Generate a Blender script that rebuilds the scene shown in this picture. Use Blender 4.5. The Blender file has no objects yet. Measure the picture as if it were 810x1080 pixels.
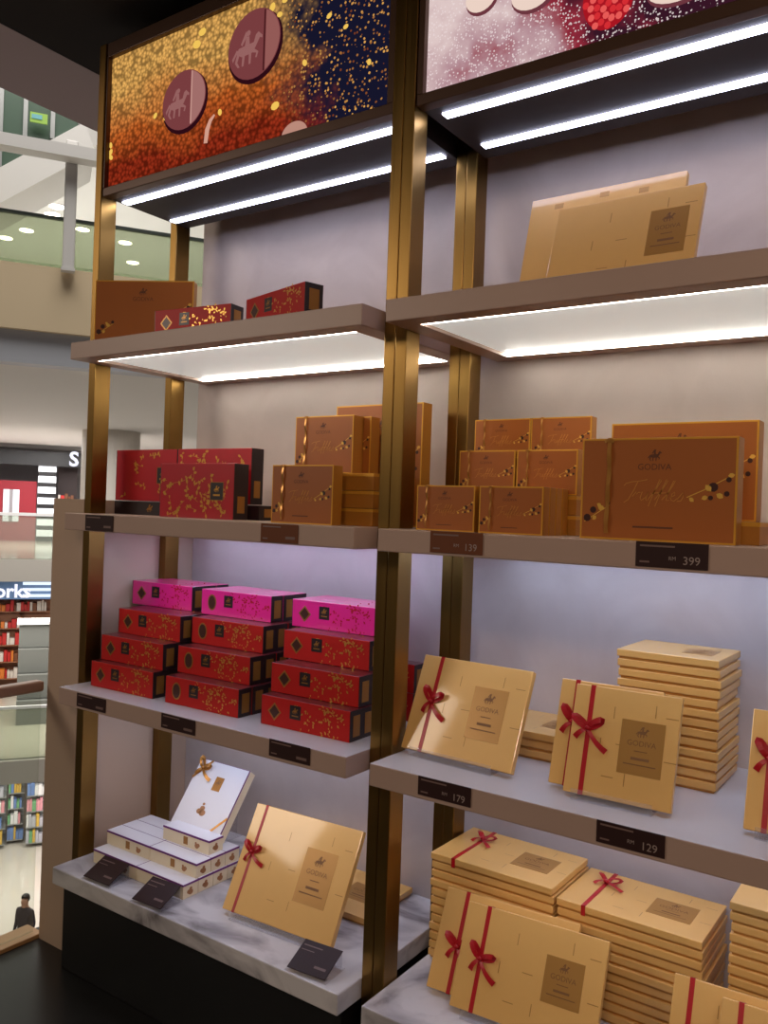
import bpy, bmesh, math, random
from mathutils import Vector, Matrix
random.seed(7)
R = math.radians
S = bpy.context.scene
COL = S.collection

# ------------------------------------------------------------------ measures
W = 1.0                     # clear width of one shelf unit
PW = 0.0292                 # post width
PY, PD = 0.0823, 0.0532     # front post: front face, depth
QY, QD = 0.3612, 0.0548     # back post
XR = W + 2 * PW             # left end of the right unit's shelves
ZA, Z2, Z3, Z4 = 1.9306, 1.4612, 0.9801, 0.4822   # shelf tops
TH = 0.0462
ZH, ZHT = 2.3612, 2.7965    # header bottom and top
HY = 0.0859
FL = 0.196                  # shop floor
WALL = 0.5

CAM = Vector((2.05814244, -1.41928213, 1.4982785))
CR = Vector((0.82094972, 0.56989359, 0.03553674))
CU = Vector((-0.03015306, -0.01888089, 0.99936695))
CF = Vector((-0.57020378, 0.82150156, -0.00168377))
FPX = 893.302

# ------------------------------------------------------------------ materials
MATS = {}
def srgb(c):
    return tuple(((x / 255) / 12.92 if x / 255 <= 0.04045 else ((x / 255 + 0.055) / 1.055) ** 2.4) for x in c) + (1,)

def mat(name, col, rough=0.5, metal=0.0, spec=0.5, coat=0.0, emit=None, es=0.0, var=None, bump=None, coat_rough=0.1):
    """col in sRGB 0-255; var=(scale, amount) mottles the colour; bump=(scale, strength)"""
    if name in MATS: return MATS[name]
    m = bpy.data.materials.new(name); m.use_nodes = True
    nt = m.node_tree; b = nt.nodes['Principled BSDF']
    b.inputs['Base Color'].default_value = srgb(col)
    b.inputs['Roughness'].default_value = rough
    b.inputs['Metallic'].default_value = metal
    b.inputs['Specular IOR Level'].default_value = spec
    b.inputs['Coat Weight'].default_value = coat
    b.inputs['Coat Roughness'].default_value = coat_rough
    if emit:
        b.inputs['Emission Color'].default_value = srgb(emit)
        b.inputs['Emission Strength'].default_value = es
    if var or bump:
        tc = nt.nodes.new('ShaderNodeTexCoord')
    if var:
        n = nt.nodes.new('ShaderNodeTexNoise'); n.inputs['Scale'].default_value = var[0]; n.inputs['Detail'].default_value = 5
        nt.links.new(tc.outputs['Object'], n.inputs['Vector'])
        mx = nt.nodes.new('ShaderNodeMix'); mx.data_type = 'RGBA'
        c = srgb(col)
        mx.inputs[6].default_value = tuple(min(1, x * (1 - var[1])) for x in c[:3]) + (1,)
        mx.inputs[7].default_value = tuple(min(1, x * (1 + var[1])) for x in c[:3]) + (1,)
        nt.links.new(n.outputs['Fac'], mx.inputs[0]); nt.links.new(mx.outputs[2], b.inputs['Base Color'])
    if bump:
        n2 = nt.nodes.new('ShaderNodeTexNoise'); n2.inputs['Scale'].default_value = bump[0]; n2.inputs['Detail'].default_value = 6
        nt.links.new(tc.outputs['Object'], n2.inputs['Vector'])
        bp = nt.nodes.new('ShaderNodeBump'); bp.inputs['Strength'].default_value = bump[1]; bp.inputs['Distance'].default_value = 0.01
        nt.links.new(n2.outputs['Fac'], bp.inputs['Height']); nt.links.new(bp.outputs['Normal'], b.inputs['Normal'])
    MATS[name] = m
    return m

def emis(name, col, strength):
    if name in MATS: return MATS[name]
    m = bpy.data.materials.new(name); m.use_nodes = True
    nt = m.node_tree; nt.nodes.clear()
    o = nt.nodes.new('ShaderNodeOutputMaterial'); e = nt.nodes.new('ShaderNodeEmission')
    e.inputs[0].default_value = srgb(col); e.inputs[1].default_value = strength
    nt.links.new(e.outputs[0], o.inputs[0])
    MATS[name] = m
    return m

def clear(name, col, solid=0.1, gloss=0.12, rough=0.05):
    """clear sheet: mostly transparent, a tint, a little gloss"""
    m = bpy.data.materials.new(name); m.use_nodes = True
    nt = m.node_tree; nt.nodes.clear()
    o = nt.nodes.new('ShaderNodeOutputMaterial')
    t = nt.nodes.new('ShaderNodeBsdfTransparent'); t.inputs[0].default_value = srgb(col)
    d = nt.nodes.new('ShaderNodeBsdfDiffuse'); d.inputs[0].default_value = srgb(col)
    g = nt.nodes.new('ShaderNodeBsdfGlossy'); g.inputs['Roughness'].default_value = rough
    fr = nt.nodes.new('ShaderNodeLayerWeight'); fr.inputs[0].default_value = gloss
    m1 = nt.nodes.new('ShaderNodeMixShader'); m1.inputs[0].default_value = solid
    m2 = nt.nodes.new('ShaderNodeMixShader')
    nt.links.new(t.outputs[0], m1.inputs[1]); nt.links.new(d.outputs[0], m1.inputs[2])
    nt.links.new(fr.outputs['Facing'], m2.inputs[0]); nt.links.new(m1.outputs[0], m2.inputs[1]); nt.links.new(g.outputs[0], m2.inputs[2])
    nt.links.new(m2.outputs[0], o.inputs[0])
    MATS[name] = m
    return m

def brass_mat():
    m = mat('brushed_brass', (140, 108, 58), rough=0.3, metal=1.0)
    nt = m.node_tree; b = nt.nodes['Principled BSDF']
    tc = nt.nodes.new('ShaderNodeTexCoord'); mp = nt.nodes.new('ShaderNodeMapping')
    mp.inputs['Scale'].default_value = (260, 260, 1.2)
    n = nt.nodes.new('ShaderNodeTexNoise'); n.inputs['Scale'].default_value = 1.0; n.inputs['Detail'].default_value = 3
    mr = nt.nodes.new('ShaderNodeMapRange'); mr.inputs[3].default_value = 0.24; mr.inputs[4].default_value = 0.42
    nt.links.new(tc.outputs['Object'], mp.inputs[0]); nt.links.new(mp.outputs[0], n.inputs['Vector'])
    nt.links.new(n.outputs['Fac'], mr.inputs[0]); nt.links.new(mr.outputs[0], b.inputs['Roughness'])
    return m

def marble_mat():
    m = mat('grey_marble', (214, 211, 212), rough=0.25)
    nt = m.node_tree; b = nt.nodes['Principled BSDF']
    tc = nt.nodes.new('ShaderNodeTexCoord')
    n = nt.nodes.new('ShaderNodeTexNoise'); n.inputs['Scale'].default_value = 5; n.inputs['Detail'].default_value = 9; n.inputs['Distortion'].default_value = 1.6
    cr = nt.nodes.new('ShaderNodeValToRGB')
    e = cr.color_ramp.elements
    e[0].position = 0.30; e[0].color = srgb((120, 116, 118)); e[1].position = 0.55; e[1].color = srgb((214, 211, 212))
    x = cr.color_ramp.elements.new(0.43); x.color = srgb((185, 181, 184))
    nt.links.new(tc.outputs['Object'], n.inputs['Vector']); nt.links.new(n.outputs['Fac'], cr.inputs[0]); nt.links.new(cr.outputs[0], b.inputs['Base Color'])
    return m

def plaster_mat():
    m = mat('plaster', (196, 183, 176), rough=0.6, bump=(14, 0.12))
    nt = m.node_tree; b = nt.nodes['Principled BSDF']
    tc = nt.nodes.new('ShaderNodeTexCoord')
    n = nt.nodes.new('ShaderNodeTexNoise'); n.inputs['Scale'].default_value = 3.2; n.inputs['Detail'].default_value = 8; n.inputs['Distortion'].default_value = 2.5
    cr = nt.nodes.new('ShaderNodeValToRGB'); e = cr.color_ramp.elements
    e[0].position = 0.3; e[0].color = srgb((190, 176, 169)); e[1].position = 0.7; e[1].color = srgb((200, 187, 180))
    nt.links.new(tc.outputs['Object'], n.inputs['Vector']); nt.links.new(n.outputs['Fac'], cr.inputs[0]); nt.links.new(cr.outputs[0], b.inputs['Base Color'])
    return m

BRASS = brass_mat(); MARBLE = marble_mat(); PLASTER = plaster_mat()
TAUPE = mat('taupe_stone', (178, 152, 138), 0.45, var=(6, 0.06))
PALE = mat('pale_stone', (205, 198, 194), 0.32, var=(5, 0.08))
DARK = mat('dark_bronze', (84, 60, 46), 0.4, metal=0.4)
HEAD = mat('dark_panel', (40, 30, 33), 0.6)
BLACK = mat('black_base', (14, 12, 12), 0.55)
FLOORM = mat('black_floor', (22, 19, 19), 0.3)
CEIL = mat('dark_ceiling', (22, 14, 15), 0.9)
SOFFIT = mat('grey_soffit', (176, 160, 164), 0.8)
TANWALL = mat('tan_wall', (186, 160, 138), 0.7, var=(4, 0.05))
DIFFUSER = mat('white_diffuser', (236, 236, 232), 0.5)
GOLD = mat('gold_paper', (224, 174, 96), 0.42, metal=0.1, coat=0.5, coat_rough=0.06, var=(30, 0.03))
GOLDSIDE = mat('gold_paper_base', (188, 132, 62), 0.35, metal=0.1)
GOLDLBL = mat('gold_label', (176, 128, 62), 0.32, metal=0.25)
INK = mat('brown_ink', (126, 84, 42), 0.5)
RIB = mat('red_ribbon', (176, 14, 26), 0.32, bump=(300, 0.1))
TBROWN = mat('truffle_brown', (166, 94, 36), 0.38, coat=0.15)
TGOLD = mat('truffle_gold_edge', (222, 164, 58), 0.35, metal=0.35)
TSIDE = mat('truffle_side', (180, 118, 42), 0.35, metal=0.2)
TRIB = mat('gold_ribbon', (190, 134, 64), 0.3, metal=0.5)
TINK = mat('truffle_ink', (100, 54, 24), 0.5)
TSCRIPT = mat('truffle_script', (206, 140, 66), 0.4, metal=0.3)
CHOC = mat('printed_chocolate', (60, 26, 18), 0.4)
LEAFG = mat('printed_gold', (236, 188, 84), 0.35, metal=0.3)
RED = mat('red_paper', (188, 30, 25), 0.5, spec=.25)
REDD = mat('deep_red_paper', (178, 22, 36), 0.34, coat=0.2)
MAG = mat('magenta_paper', (236, 34, 134), 0.32, coat=0.9)
REDTOP = mat('maroon_lid', (96, 26, 30), 0.3, coat=0.3)
BLK = mat('black_card', (38, 24, 26), 0.4)
BLK2 = mat('dark_brown_card', (70, 34, 24), 0.4)
FOIL = mat('gold_foil', (214, 160, 72), 0.3, metal=0.55)
FOILD = mat('dull_foil', (168, 116, 52), 0.35, metal=0.45)
IVORY = mat('ivory_paper', (240, 224, 190), 0.45)
WHITE = mat('white_paper', (240, 238, 242), 0.3, coat=0.2)
PURPLE = mat('purple_edge', (112, 36, 120), 0.4)
TAGM = mat('dark_tag', (52, 32, 30), 0.45, spec=.3)
TAGTXT = mat('tag_lettering', (158, 140, 134), 0.5)
ACR = clear('acrylic', (250, 250, 252), 0.07, 0.06)
RAILG = clear('railing_glass', (246, 249, 246), 0.03, 0.06)
GGLASS = clear('green_glass', (226, 232, 216), 0.2, 0.08)
RAILM = mat('wood_rail', (150, 112, 86), 0.4)
KERB = mat('tan_kerb', (184, 140, 92), 0.45)
LED = lambda n, s, c=(236, 240, 255): emis('led_' + n, c, s)

# ------------------------------------------------------------------ mesh helpers
def bm_box(bm, x0, x1, y0, y1, z0, z1, bev=0.0, mi=0, seg=2):
    old = set(bm.faces)
    r = bmesh.ops.create_cube(bm, size=1.0)
    sx, sy, sz = x1 - x0, y1 - y0, z1 - z0
    for v in r['verts']:
        v.co = Vector(((v.co.x + .5) * sx + x0, (v.co.y + .5) * sy + y0, (v.co.z + .5) * sz + z0))
    if bev > 0:
        es = list({e for v in r['verts'] for e in v.link_edges})
        bmesh.ops.bevel(bm, geom=es, offset=min(bev, .45 * min(sx, sy, sz)), segments=seg, affect='EDGES', profile=.5)
    for f in bm.faces:
        if f not in old: f.material_index = mi
    return bm

def bm_poly(bm, pts, mi=0):
    f = bm.faces.new([bm.verts.new(p) for p in pts]); f.material_index = mi
    return f

def bm_plate(bm, pts, z0, z1, mi=0):
    """thin plate: 2D outline (counter-clockwise) extruded z0..z1"""
    n = len(pts)
    a = [bm.verts.new((p[0], p[1], z0)) for p in pts]; b = [bm.verts.new((p[0], p[1], z1)) for p in pts]
    fs = [bm.faces.new(b), bm.faces.new(a[::-1])]
    for i in range(n):
        fs.append(bm.faces.new((a[i], a[(i + 1) % n], b[(i + 1) % n], b[i])))
    for f in fs: f.material_index = mi

def bm_strip(bm, pts, wid, z, mi=0, th=0.0):
    """flat ribbon along a 2D polyline at height z"""
    n = len(pts); L = []; Rr = []
    for i in range(n):
        p = Vector(pts[i][:2]); a = Vector(pts[max(0, i - 1)][:2]); b = Vector(pts[min(n - 1, i + 1)][:2])
        d = (b - a); d = d.normalized() if d.length > 1e-9 else Vector((1, 0))
        nn = Vector((-d.y, d.x)); w = wid[i] if isinstance(wid, (list, tuple)) else wid
        zz = pts[i][2] if len(pts[i]) > 2 else z
        L.append(bm.verts.new((p.x + nn.x * w / 2, p.y + nn.y * w / 2, zz))); Rr.append(bm.verts.new((p.x - nn.x * w / 2, p.y - nn.y * w / 2, zz)))
    for i in range(n - 1):
        f = bm.faces.new((Rr[i], Rr[i + 1], L[i + 1], L[i])); f.material_index = mi

def disc_pts(cx, cy, rx, ry=None, n=16, rot=0):
    ry = rx if ry is None else ry
    c, s = math.cos(rot), math.sin(rot)
    return [(cx + rx * math.cos(t) * c - ry * math.sin(t) * s, cy + rx * math.cos(t) * s + ry * math.sin(t) * c) for t in [2 * math.pi * k / n for k in range(n)]]

def leaf_pts(cx, cy, ln, wd, ang):
    c, s = math.cos(ang), math.sin(ang)
    P = [(-.5, 0), (-.2, -.42), (.15, -.46), (.5, 0), (.15, .46), (-.2, .42)]
    return [(cx + x * ln * c - y * wd * s, cy + x * ln * s + y * wd * c) for x, y in P]

def mesh(name, bm, mats, smooth=False):
    me = bpy.data.meshes.new(name); bm.normal_update(); bm.to_mesh(me); bm.free()
    for m in (mats if isinstance(mats, (list, tuple)) else [mats]): me.materials.append(m)
    if smooth:
        for p in me.polygons: p.use_smooth = True
    return me

def link(name, me, parent=None, loc=(0, 0, 0), rot=(0, 0, 0), label=None):
    o = bpy.data.objects.new(name, me); COL.objects.link(o)
    o.location = loc; o.rotation_euler = rot
    if parent is not None: o.parent = parent
    if label: o['label'] = label
    return o

def obj(name, bm, mats, parent=None, loc=(0, 0, 0), rot=(0, 0, 0), label=None, smooth=False):
    return link(name, mesh(name, bm, mats, smooth), parent, loc, rot, label)

def tag(o, label, cat, group=None):
    o['label'] = label; o['category'] = cat
    if group: o['group'] = group
    return o

def thing(name, label, cat, loc=(0, 0, 0), rot=(0, 0, 0), group=None):
    o = bpy.data.objects.new(name, None); COL.objects.link(o); o.empty_display_size = .05
    o.location = loc; o.rotation_euler = rot
    return tag(o, label, cat, group)

def struct(name, bm, m, loc=(0, 0, 0), rot=(0, 0, 0)):
    o = obj(name, bm, m, None, loc, rot); o['kind'] = 'structure'; return o

def copy_tree(o, parent=None):
    c = o.copy(); COL.objects.link(c); c.parent = parent
    for k in ('label_x',):
        if k in c: del c[k]
    for ch in list(o.children): copy_tree(ch, c)
    return c

def B(*a, **k):
    bm = bmesh.new(); bm_box(bm, *a, **k); return bm

TEXT = {}
def text_mesh(t, size, m, shear=0.0, bold=0.0):
    k = (t, size, m.name, shear, bold)
    if k in TEXT: return TEXT[k]
    cu = bpy.data.curves.new('lettering', 'FONT'); cu.body = t; cu.size = size; cu.shear = shear; cu.offset = bold
    cu.align_x = 'CENTER'; cu.align_y = 'CENTER'; cu.resolution_u = 3
    o = bpy.data.objects.new('lettering', cu); COL.objects.link(o)
    bpy.context.view_layer.update()
    me = bpy.data.meshes.new_from_object(o.evaluated_get(bpy.context.evaluated_depsgraph_get()))
    bpy.data.objects.remove(o)
    me.materials.clear(); me.materials.append(m); me.name = 'lettering'
    TEXT[k] = me
    return me

# the rider-on-horse mark, a few flat shapes, height 1 centred on 0
def bm_emblem(bm, cx, cy, s, z, mi=0):
    def P(pts): bm_poly(bm, [(cx + x * s, cy + y * s, z) for x, y in pts], mi)
    P([(-.42, -.1), (-.2, -.22), (.2, -.2), (.34, -.06), (.28, .1), (-.1, .08), (-.34, .06)])           # horse trunk
    P([(.22, -.02), (.34, -.06), (.5, .18), (.6, .14), (.6, .22), (.44, .36), (.34, .3)])                # neck and head
    P([(-.4, -.08), (-.3, -.14), (-.38, -.34), (-.28, -.5), (-.36, -.5), (-.48, -.34)])                 # hind leg
    P([(-.18, -.18), (-.08, -.2), (-.12, -.5), (-.2, -.5)])
    P([(.18, -.18), (.3, -.1), (.46, -.22), (.4, -.38), (.34, -.36), (.38, -.24)])                       # raised fore leg
    P([(.08, -.2), (.18, -.2), (.16, -.5), (.08, -.5)])
    P([(-.42, .04), (-.36, .0), (-.56, -.3), (-.6, -.2)])                                                # tail
    P([(-.1, .06), (.1, .08), (.08, .32), (-.04, .34)])                                                  # rider
    P(disc_pts(.04, .42, .09, n=8))
    P([(-.06, .5), (.0, .36), (-.2, .1), (-.26, .16)])                                                   # long hair

# ------------------------------------------------------------------ bows and ribbons (face frame: x right, y up, z out of the face)
def bow_mesh(m, s=1.0, seed=0):
    rnd = random.Random(seed); bm = bmesh.new()
    w = .011 * s
    for sg, ang in ((-1, R(132 + rnd.uniform(-14, 14))), (1, R(20 + rnd.uniform(-8, 14)))):              # two loops standing off the face
        c, si = math.cos(ang), math.sin(ang); pts = []
        for k in range(13):
            t = k / 12 * 2 * math.pi
            rr = .0165 * s * (1 - math.cos(t)); off = .0036 * s * math.sin(t)
            pts.append((rr * c - off * si, rr * si + off * c, .002 + .008 * s * math.sin(t / 2) + .004 * s * math.sin(t)))
        bm_strip(bm, pts, [w * (.55 + .45 * math.sin(k / 12 * math.pi)) for k in range(13)], 0)
    for ang, ln in ((R(-140 + rnd.uniform(-14, 10)), .03), (R(-50 + rnd.uniform(-10, 8)), .054)):          # two tails
        pts = [(ln * s * t * math.cos(ang + .25 * t), ln * s * t * math.sin(ang + .25 * t), .002 + .005 * s * math.sin(t * 3)) for t in [k / 6 for k in range(7)]]
        bm_strip(bm, pts, [w * (.6 + .4 * k / 6) for k in range(7)], 0)
    old = set(bm.faces)
    bmesh.ops.create_uvsphere(bm, u_segments=10, v_segments=6, radius=.006 * s, matrix=Matrix.Translation((0, 0, .005 * s)) @ Matrix.Diagonal((1, .8, .7, 1)))
    me = mesh('bow', bm, m, True)
    return me

def add_ribbon(root, x, h, t, m, wid=.009, bow_y=None, bow_s=1.0, seed=0, z_extra=.0008, slack=0.0):
    bm = bmesh.new()
    z = t + z_extra
    bm_box(bm, x - wid / 2, x + wid / 2, -z_extra, h + z_extra, t, z)
    bm_box(bm, x - wid / 2, x + wid / 2, -z_extra, 0, 0, z); bm_box(bm, x - wid / 2, x + wid / 2, h, h + z_extra, 0, z)
    rb = obj('ribbon', bm, m, root)
    if bow_y is not None:
        link('bow', bow_mesh(m, bow_s, seed), rb, (x, bow_y, z))
    return rb

# ------------------------------------------------------------------ box kinds, all in the face frame
LIDC = {}
def gold_box(root, w, h, t, lid_print=True, ribbon_x=None, seed=0, label_at=(.74, .52), label_size=(.26, .42), bow_y=.5, bow_s=1.0, rib_w=.009):
    k = ('g', w, h, t)
    if k not in LIDC:
        bm = bmesh.new(); bm_box(bm, .004, w - .004, .004, h - .004, 0, t * .26, .0006, 0)
        bm2 = B(0, w, 0, h, t * .26, t, bev=.0016)
        LIDC[k] = (mesh('base', bm, GOLDSIDE), mesh('lid', bm2, GOLD))
    link('base', LIDC[k][0], root); link('lid', LIDC[k][1], root)
    if lid_print:
        lw, lh = label_size[0] * w if label_size[0] < 1 else label_size[0], label_size[1] * h
        lx, ly = label_at[0] * w, label_at[1] * h
        lp = obj('label_panel', B(lx - lw / 2, lx + lw / 2, ly - lh / 2, ly + lh / 2, t, t + .0005), GOLDLBL, root, label='darker gold label with small brown lettering')
        bm = bmesh.new(); bm_emblem(bm, lx, ly + lh * .3, lh * .2, t + .0008)
        obj('emblem', bm, INK, lp)
        link('lettering', text_mesh('GODIVA', lw * .175, INK), lp, (lx, ly + lh * .08, t + .0008))
        bm = bmesh.new()
        for yy, ww, hh in ((-.06, .3, .018), (-.2, .42, .05), (-.31, .74, .022)):
            bm_poly(bm, [(lx - lw * ww / 2, ly + lh * (yy - hh / 2), t + .0008), (lx + lw * ww / 2, ly + lh * (yy - hh / 2), t + .0008), (lx + lw * ww / 2, ly + lh * (yy + hh / 2), t + .0008), (lx - lw * ww / 2, ly + lh * (yy + hh / 2), t + .0008)])
        obj('small_print', bm, INK, lp)
        rnd = random.Random(seed); bm = bmesh.new()                                                     # embossed dashes strewn over the lid
        for px, py, a in ((.4, .78, 90), (.78, .84, 90), (.5, .5, 0), (.56, .2, 90), (.95, .42, 0), (.4, .2, 0), (.93, .8, 0), (.3, .48, 90)):
            bm_strip(bm, [(w * px - .011 * math.cos(R(a)), h * py - .011 * math.sin(R(a))), (w * px + .011 * math.cos(R(a)), h * py + .011 * math.sin(R(a)))], .0016, t + .0004)
        obj('print_marks', bm, GOLDLBL, root)
    if ribbon_x is not None:
        add_ribbon(root, ribbon_x * w, h, t, RIB, rib_w, h * bow_y, bow_s, seed)

SCRIPT = [[(0, .78), (.06, .9), (.25, .98), (.55, 1.02), (.8, 1.1)], [(.48, 1.0), (.42, .6), (.3, .1), (.16, -.06)],
          [(.42, .25), (.52, .5), (.55, .36), (.6, .46), (.68, .46)],
          [(.74, .5), (.72, .2), (.78, .06), (.9, .2), (.96, .48), (.94, .12), (1.0, .06)],
          [(1.02, .1), (1.2, .6), (1.32, 1.05), (1.26, 1.12), (1.18, .6), (1.1, -.22)], [(1.08, .42), (1.36, .46)],
          [(1.26, .1), (1.44, .6), (1.56, 1.05), (1.5, 1.12), (1.42, .6), (1.34, -.22)], [(1.3, .42), (1.6, .46)],
          [(1.52, .1), (1.7, .5), (1.82, 1.05), (1.76, 1.05), (1.66, .4), (1.68, .08), (1.78, .1)],
          [(1.78, .2), (1.94, .36), (1.9, .5), (1.82, .4), (1.84, .12), (1.96, .06), (2.06, .2)],
          [(2.06, .16), (2.2, .5), (2.24, .26), (2.2, .08), (2.06, .06)]]
TRC = {}
def truffle_box(root, w, h, t, script=True, ribbon=True):
    k = (w, h, t, script, ribbon)
    if k not in TRC:
        d = {}
        d['body'] = mesh('body', B(0, w, 0, h, 0, t - .001, bev=.0012), TSIDE)
        bm = bmesh.new(); e = .0035 if w > .2 else .003
        bm_box(bm, 0, w, 0, h, t - .001, t, .0004, 1); bm_box(bm, e, w - e, e, h - e, t, t + .0004, 0, 0)
        d['front_panel'] = mesh('front_panel', bm, [TBROWN, TGOLD])
        bm = bmesh.new(); bm_emblem(bm, w * .49, h * .83, h * .11, t + .0007); d['emblem'] = mesh('emblem', bm, TINK)
        bm = bmesh.new()
        bm_strip(bm, [(w * .36, h * .135), (w * .62, h * .135)], h * .018, t + .0007); d['small_print'] = mesh('small_print', bm, TINK)
        bm = bmesh.new(); s = w * .165
        for st in SCRIPT: bm_strip(bm, [(w * .27 + (x + .18 * y) * s * 1.08, h * .38 + y * s * .8) for x, y in st], s * .034, t + .0008)
        d['script_lettering'] = mesh('script_lettering', bm, TSCRIPT)
        rnd = random.Random(3); bm = bmesh.new()
        bm_strip(bm, [(w * .03, h * .17), (w * .12, h * .26), (w * .2, h * .34)], h * .008, t + .0006, 1)
        bm_strip(bm, [(w * .7, h * .43), (w * .8, h * .5), (w * .97, h * .64)], h * .008, t + .0006, 1)
        for x, y, r_, mi in ((.05, .21, .03, 0), (.09, .29, .026, 0), (.1, .21, .02, 1), (.145, .31, .026, 1), (.13, .34, .018, 1), (.19, .36, .018, 0),
                             (.73, .41, .02, 1), (.83, .52, .028, 1), (.86, .53, .034, 0), (.845, .43, .018, 0), (.94, .47, .02, 0), (.9, .45, .026, 1), (.95, .6, .02, 0), (.965, .64, .022, 1), (.81, .43, .022, 1)):
            pts = disc_pts(w * x, h * y, r_ * w * .85, n=10) if mi == 0 else leaf_pts(w * x, h * y, r_ * w * 1.9, r_ * w * 1.4, rnd.uniform(0, 6))
            bm_poly(bm, [(p[0], p[1], t + .0008 + .00005 * rnd.random()) for p in pts], mi)
        d['truffle_print'] = mesh('truffle_print', bm, [CHOC, LEAFG])
        bm = bmesh.new(); rx = w * .19; rw = w * .032
        pts = [(rx + w * .004 * math.sin(q * 5), h * (1 - q * .94), t + .002 + .004 * math.sin(q * 9) ** 2) for q in [i / 14 for i in range(15)]]
        bm_strip(bm, pts, [rw * (.7 + .3 * abs(math.cos(i * 1.1))) for i in range(15)], 0)
        bm_box(bm, rx - rw * .4, rx + rw * .4, h, h + .001, 0, t + .002)
        bm_strip(bm, [(rx - rw, h * .965, t + .004), (rx, h * .985, t + .006), (rx + rw, h * .965, t + .004)], h * .03, 0)
        d['ribbon'] = mesh('ribbon', bm, TRIB, True)
        TRC[k] = d
    d = TRC[k]
    link('body', d['body'], root); fp = link('front_panel', d['front_panel'], root, label='brown printed front with gold edge')
    link('emblem', d['emblem'], fp); link('small_print', d['small_print'], fp)
    link('lettering', text_mesh('GODIVA', h * .085, TINK), fp, (w * .49, h * .715, t + .0007))
    link('truffle_print', d['truffle_print'], fp)
    if script: link('script_lettering', d['script_lettering'], fp)
    if ribbon: link('ribbon', d['ribbon'], root)

RBC = {}
def vine_bm(w, h, z, n, seed, x0=.4):
    rnd = random.Random(seed); bm = bmesh.new()
    for i in range(n):
        x, y, a = rnd.uniform(x0 * w, w * .9), rnd.uniform(.08, .92) * h, rnd.uniform(0, 6.28); cv = rnd.uniform(-1, 1) * 38; pts = []
        st = min(w, h) * (.05 if h > .1 else .09)
        for k in range(7):
            if not (.015 * w < x < .985 * w and .03 * h < y < .97 * h): break
            pts.append((x, y)); x += st * math.cos(a); y += st * math.sin(a); a += cv * st * .35
        if len(pts) < 3: continue
        if h > .1: bm_strip(bm, pts, .0011, z)
        for k, (px, py) in enumerate(pts[1:]):
            if rnd.random() < .7:
                la = rnd.uniform(0, 6.28); ln = rnd.uniform(.009, .015) if h > .1 else rnd.uniform(.0045, .009)
                bm_poly(bm, [(q[0], q[1], z + .0001 * rnd.random()) for q in leaf_pts(px + .004 * math.cos(la), py + .004 * math.sin(la), ln, ln * .55, la)])
    return bm

def red_long_box(root, w, h, t, paper, oval=False):
    """long carton, printed front, black ends with a gold label"""
    k = (w, h, t, paper.name, oval)
    if k not in RBC:
        d = {}
        bm = bmesh.new(); bm_box(bm, .001, w - .001, 0, h, 0, t, .0012, 0)
        for f in bm.faces:
            if f.normal.y > .9: f.material_index = 1
        bm.normal_update()
        for f in bm.faces:
            if f.normal.y > .9: f.material_index = 1
        d['body'] = mesh('body', bm, [paper, MAG if paper == MAG else REDTOP])
        for nm, xa, xb in (('end_l', 0, .001), ('end_r', w - .001, w)):
            bm = bmesh.new(); bm_box(bm, xa - .0002, xb + .0002, .0004, h - .0004, .0004, t - .0004)
            d[nm] = mesh('end_panel', bm, BLK)
            xx = (-.0008, -.0002) if nm == 'end_l' else (w + .0002, w + .0008)
            bm = bmesh.new(); bm_box(bm, xx[0], xx[1], h * .14, h * .82, t * .22, t * .76); d[nm + 'l'] = mesh('end_label', bm, FOILD)
        bm = bmesh.new(); ex, ey, er = w * .16, h * .5, h * .29
        if oval:
            bm_plate(bm, disc_pts(ex, ey, er * .8, er * 1.1, 20), t, t + .0004, 1); bm_plate(bm, disc_pts(ex, ey, er * .62, er * .9, 20), t, t + .0007, 0)
        else:
            bm_plate(bm, [(ex - er, ey), (ex, ey - er * 1.05), (ex + er, ey), (ex, ey + er * 1.05)], t, t + .0004, 1)
            bm_plate(bm, [(ex - er * .74, ey), (ex, ey - er * .78), (ex + er * .74, ey), (ex, ey + er * .78)], t, t + .0007, 0)
        d['medallion'] = mesh('medallion', bm, [BLK2, FOILD])
        bm = bmesh.new(); s = h * .23; lx, ly = w * .4, h * .6
        bm_plate(bm, [(lx - s, ly - s), (lx + s, ly - s), (lx + s, ly + s), (lx - s, ly + s)], t, t + .0005, 0)
        d['logo_plate'] = mesh('logo_plate', bm, BLK)
        bm = bmesh.new(); bm_emblem(bm, lx, ly + s * .25, s * .9, t + .0008); bm_strip(bm, [(lx - s * .6, ly - s * .5), (lx + s * .6, ly - s * .5)], s * .16, t + .0008)
        d['emblem'] = mesh('emblem', bm, FOILD)
        d['vine_print'] = mesh('vine_print', vine_bm(w, h, t + .0004, 26, 5 if oval else 9, .48), MATS['gold_foil'] if paper != MAG else RED)
        RBC[k] = d
    d = RBC[k]
    link('body', d['body'], root)
    for nm in ('end_l', 'end_r'):
        e = link('end_panel', d[nm], root, label='black end panel with gold label'); link('end_label', d[nm + 'l'], e)
    link('medallion', d['medallion'], root)
    lp = link('logo_plate', d['logo_plate'], root); link('emblem', d['emblem'], lp)
    link('vine_print', d['vine_print'], root)

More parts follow.
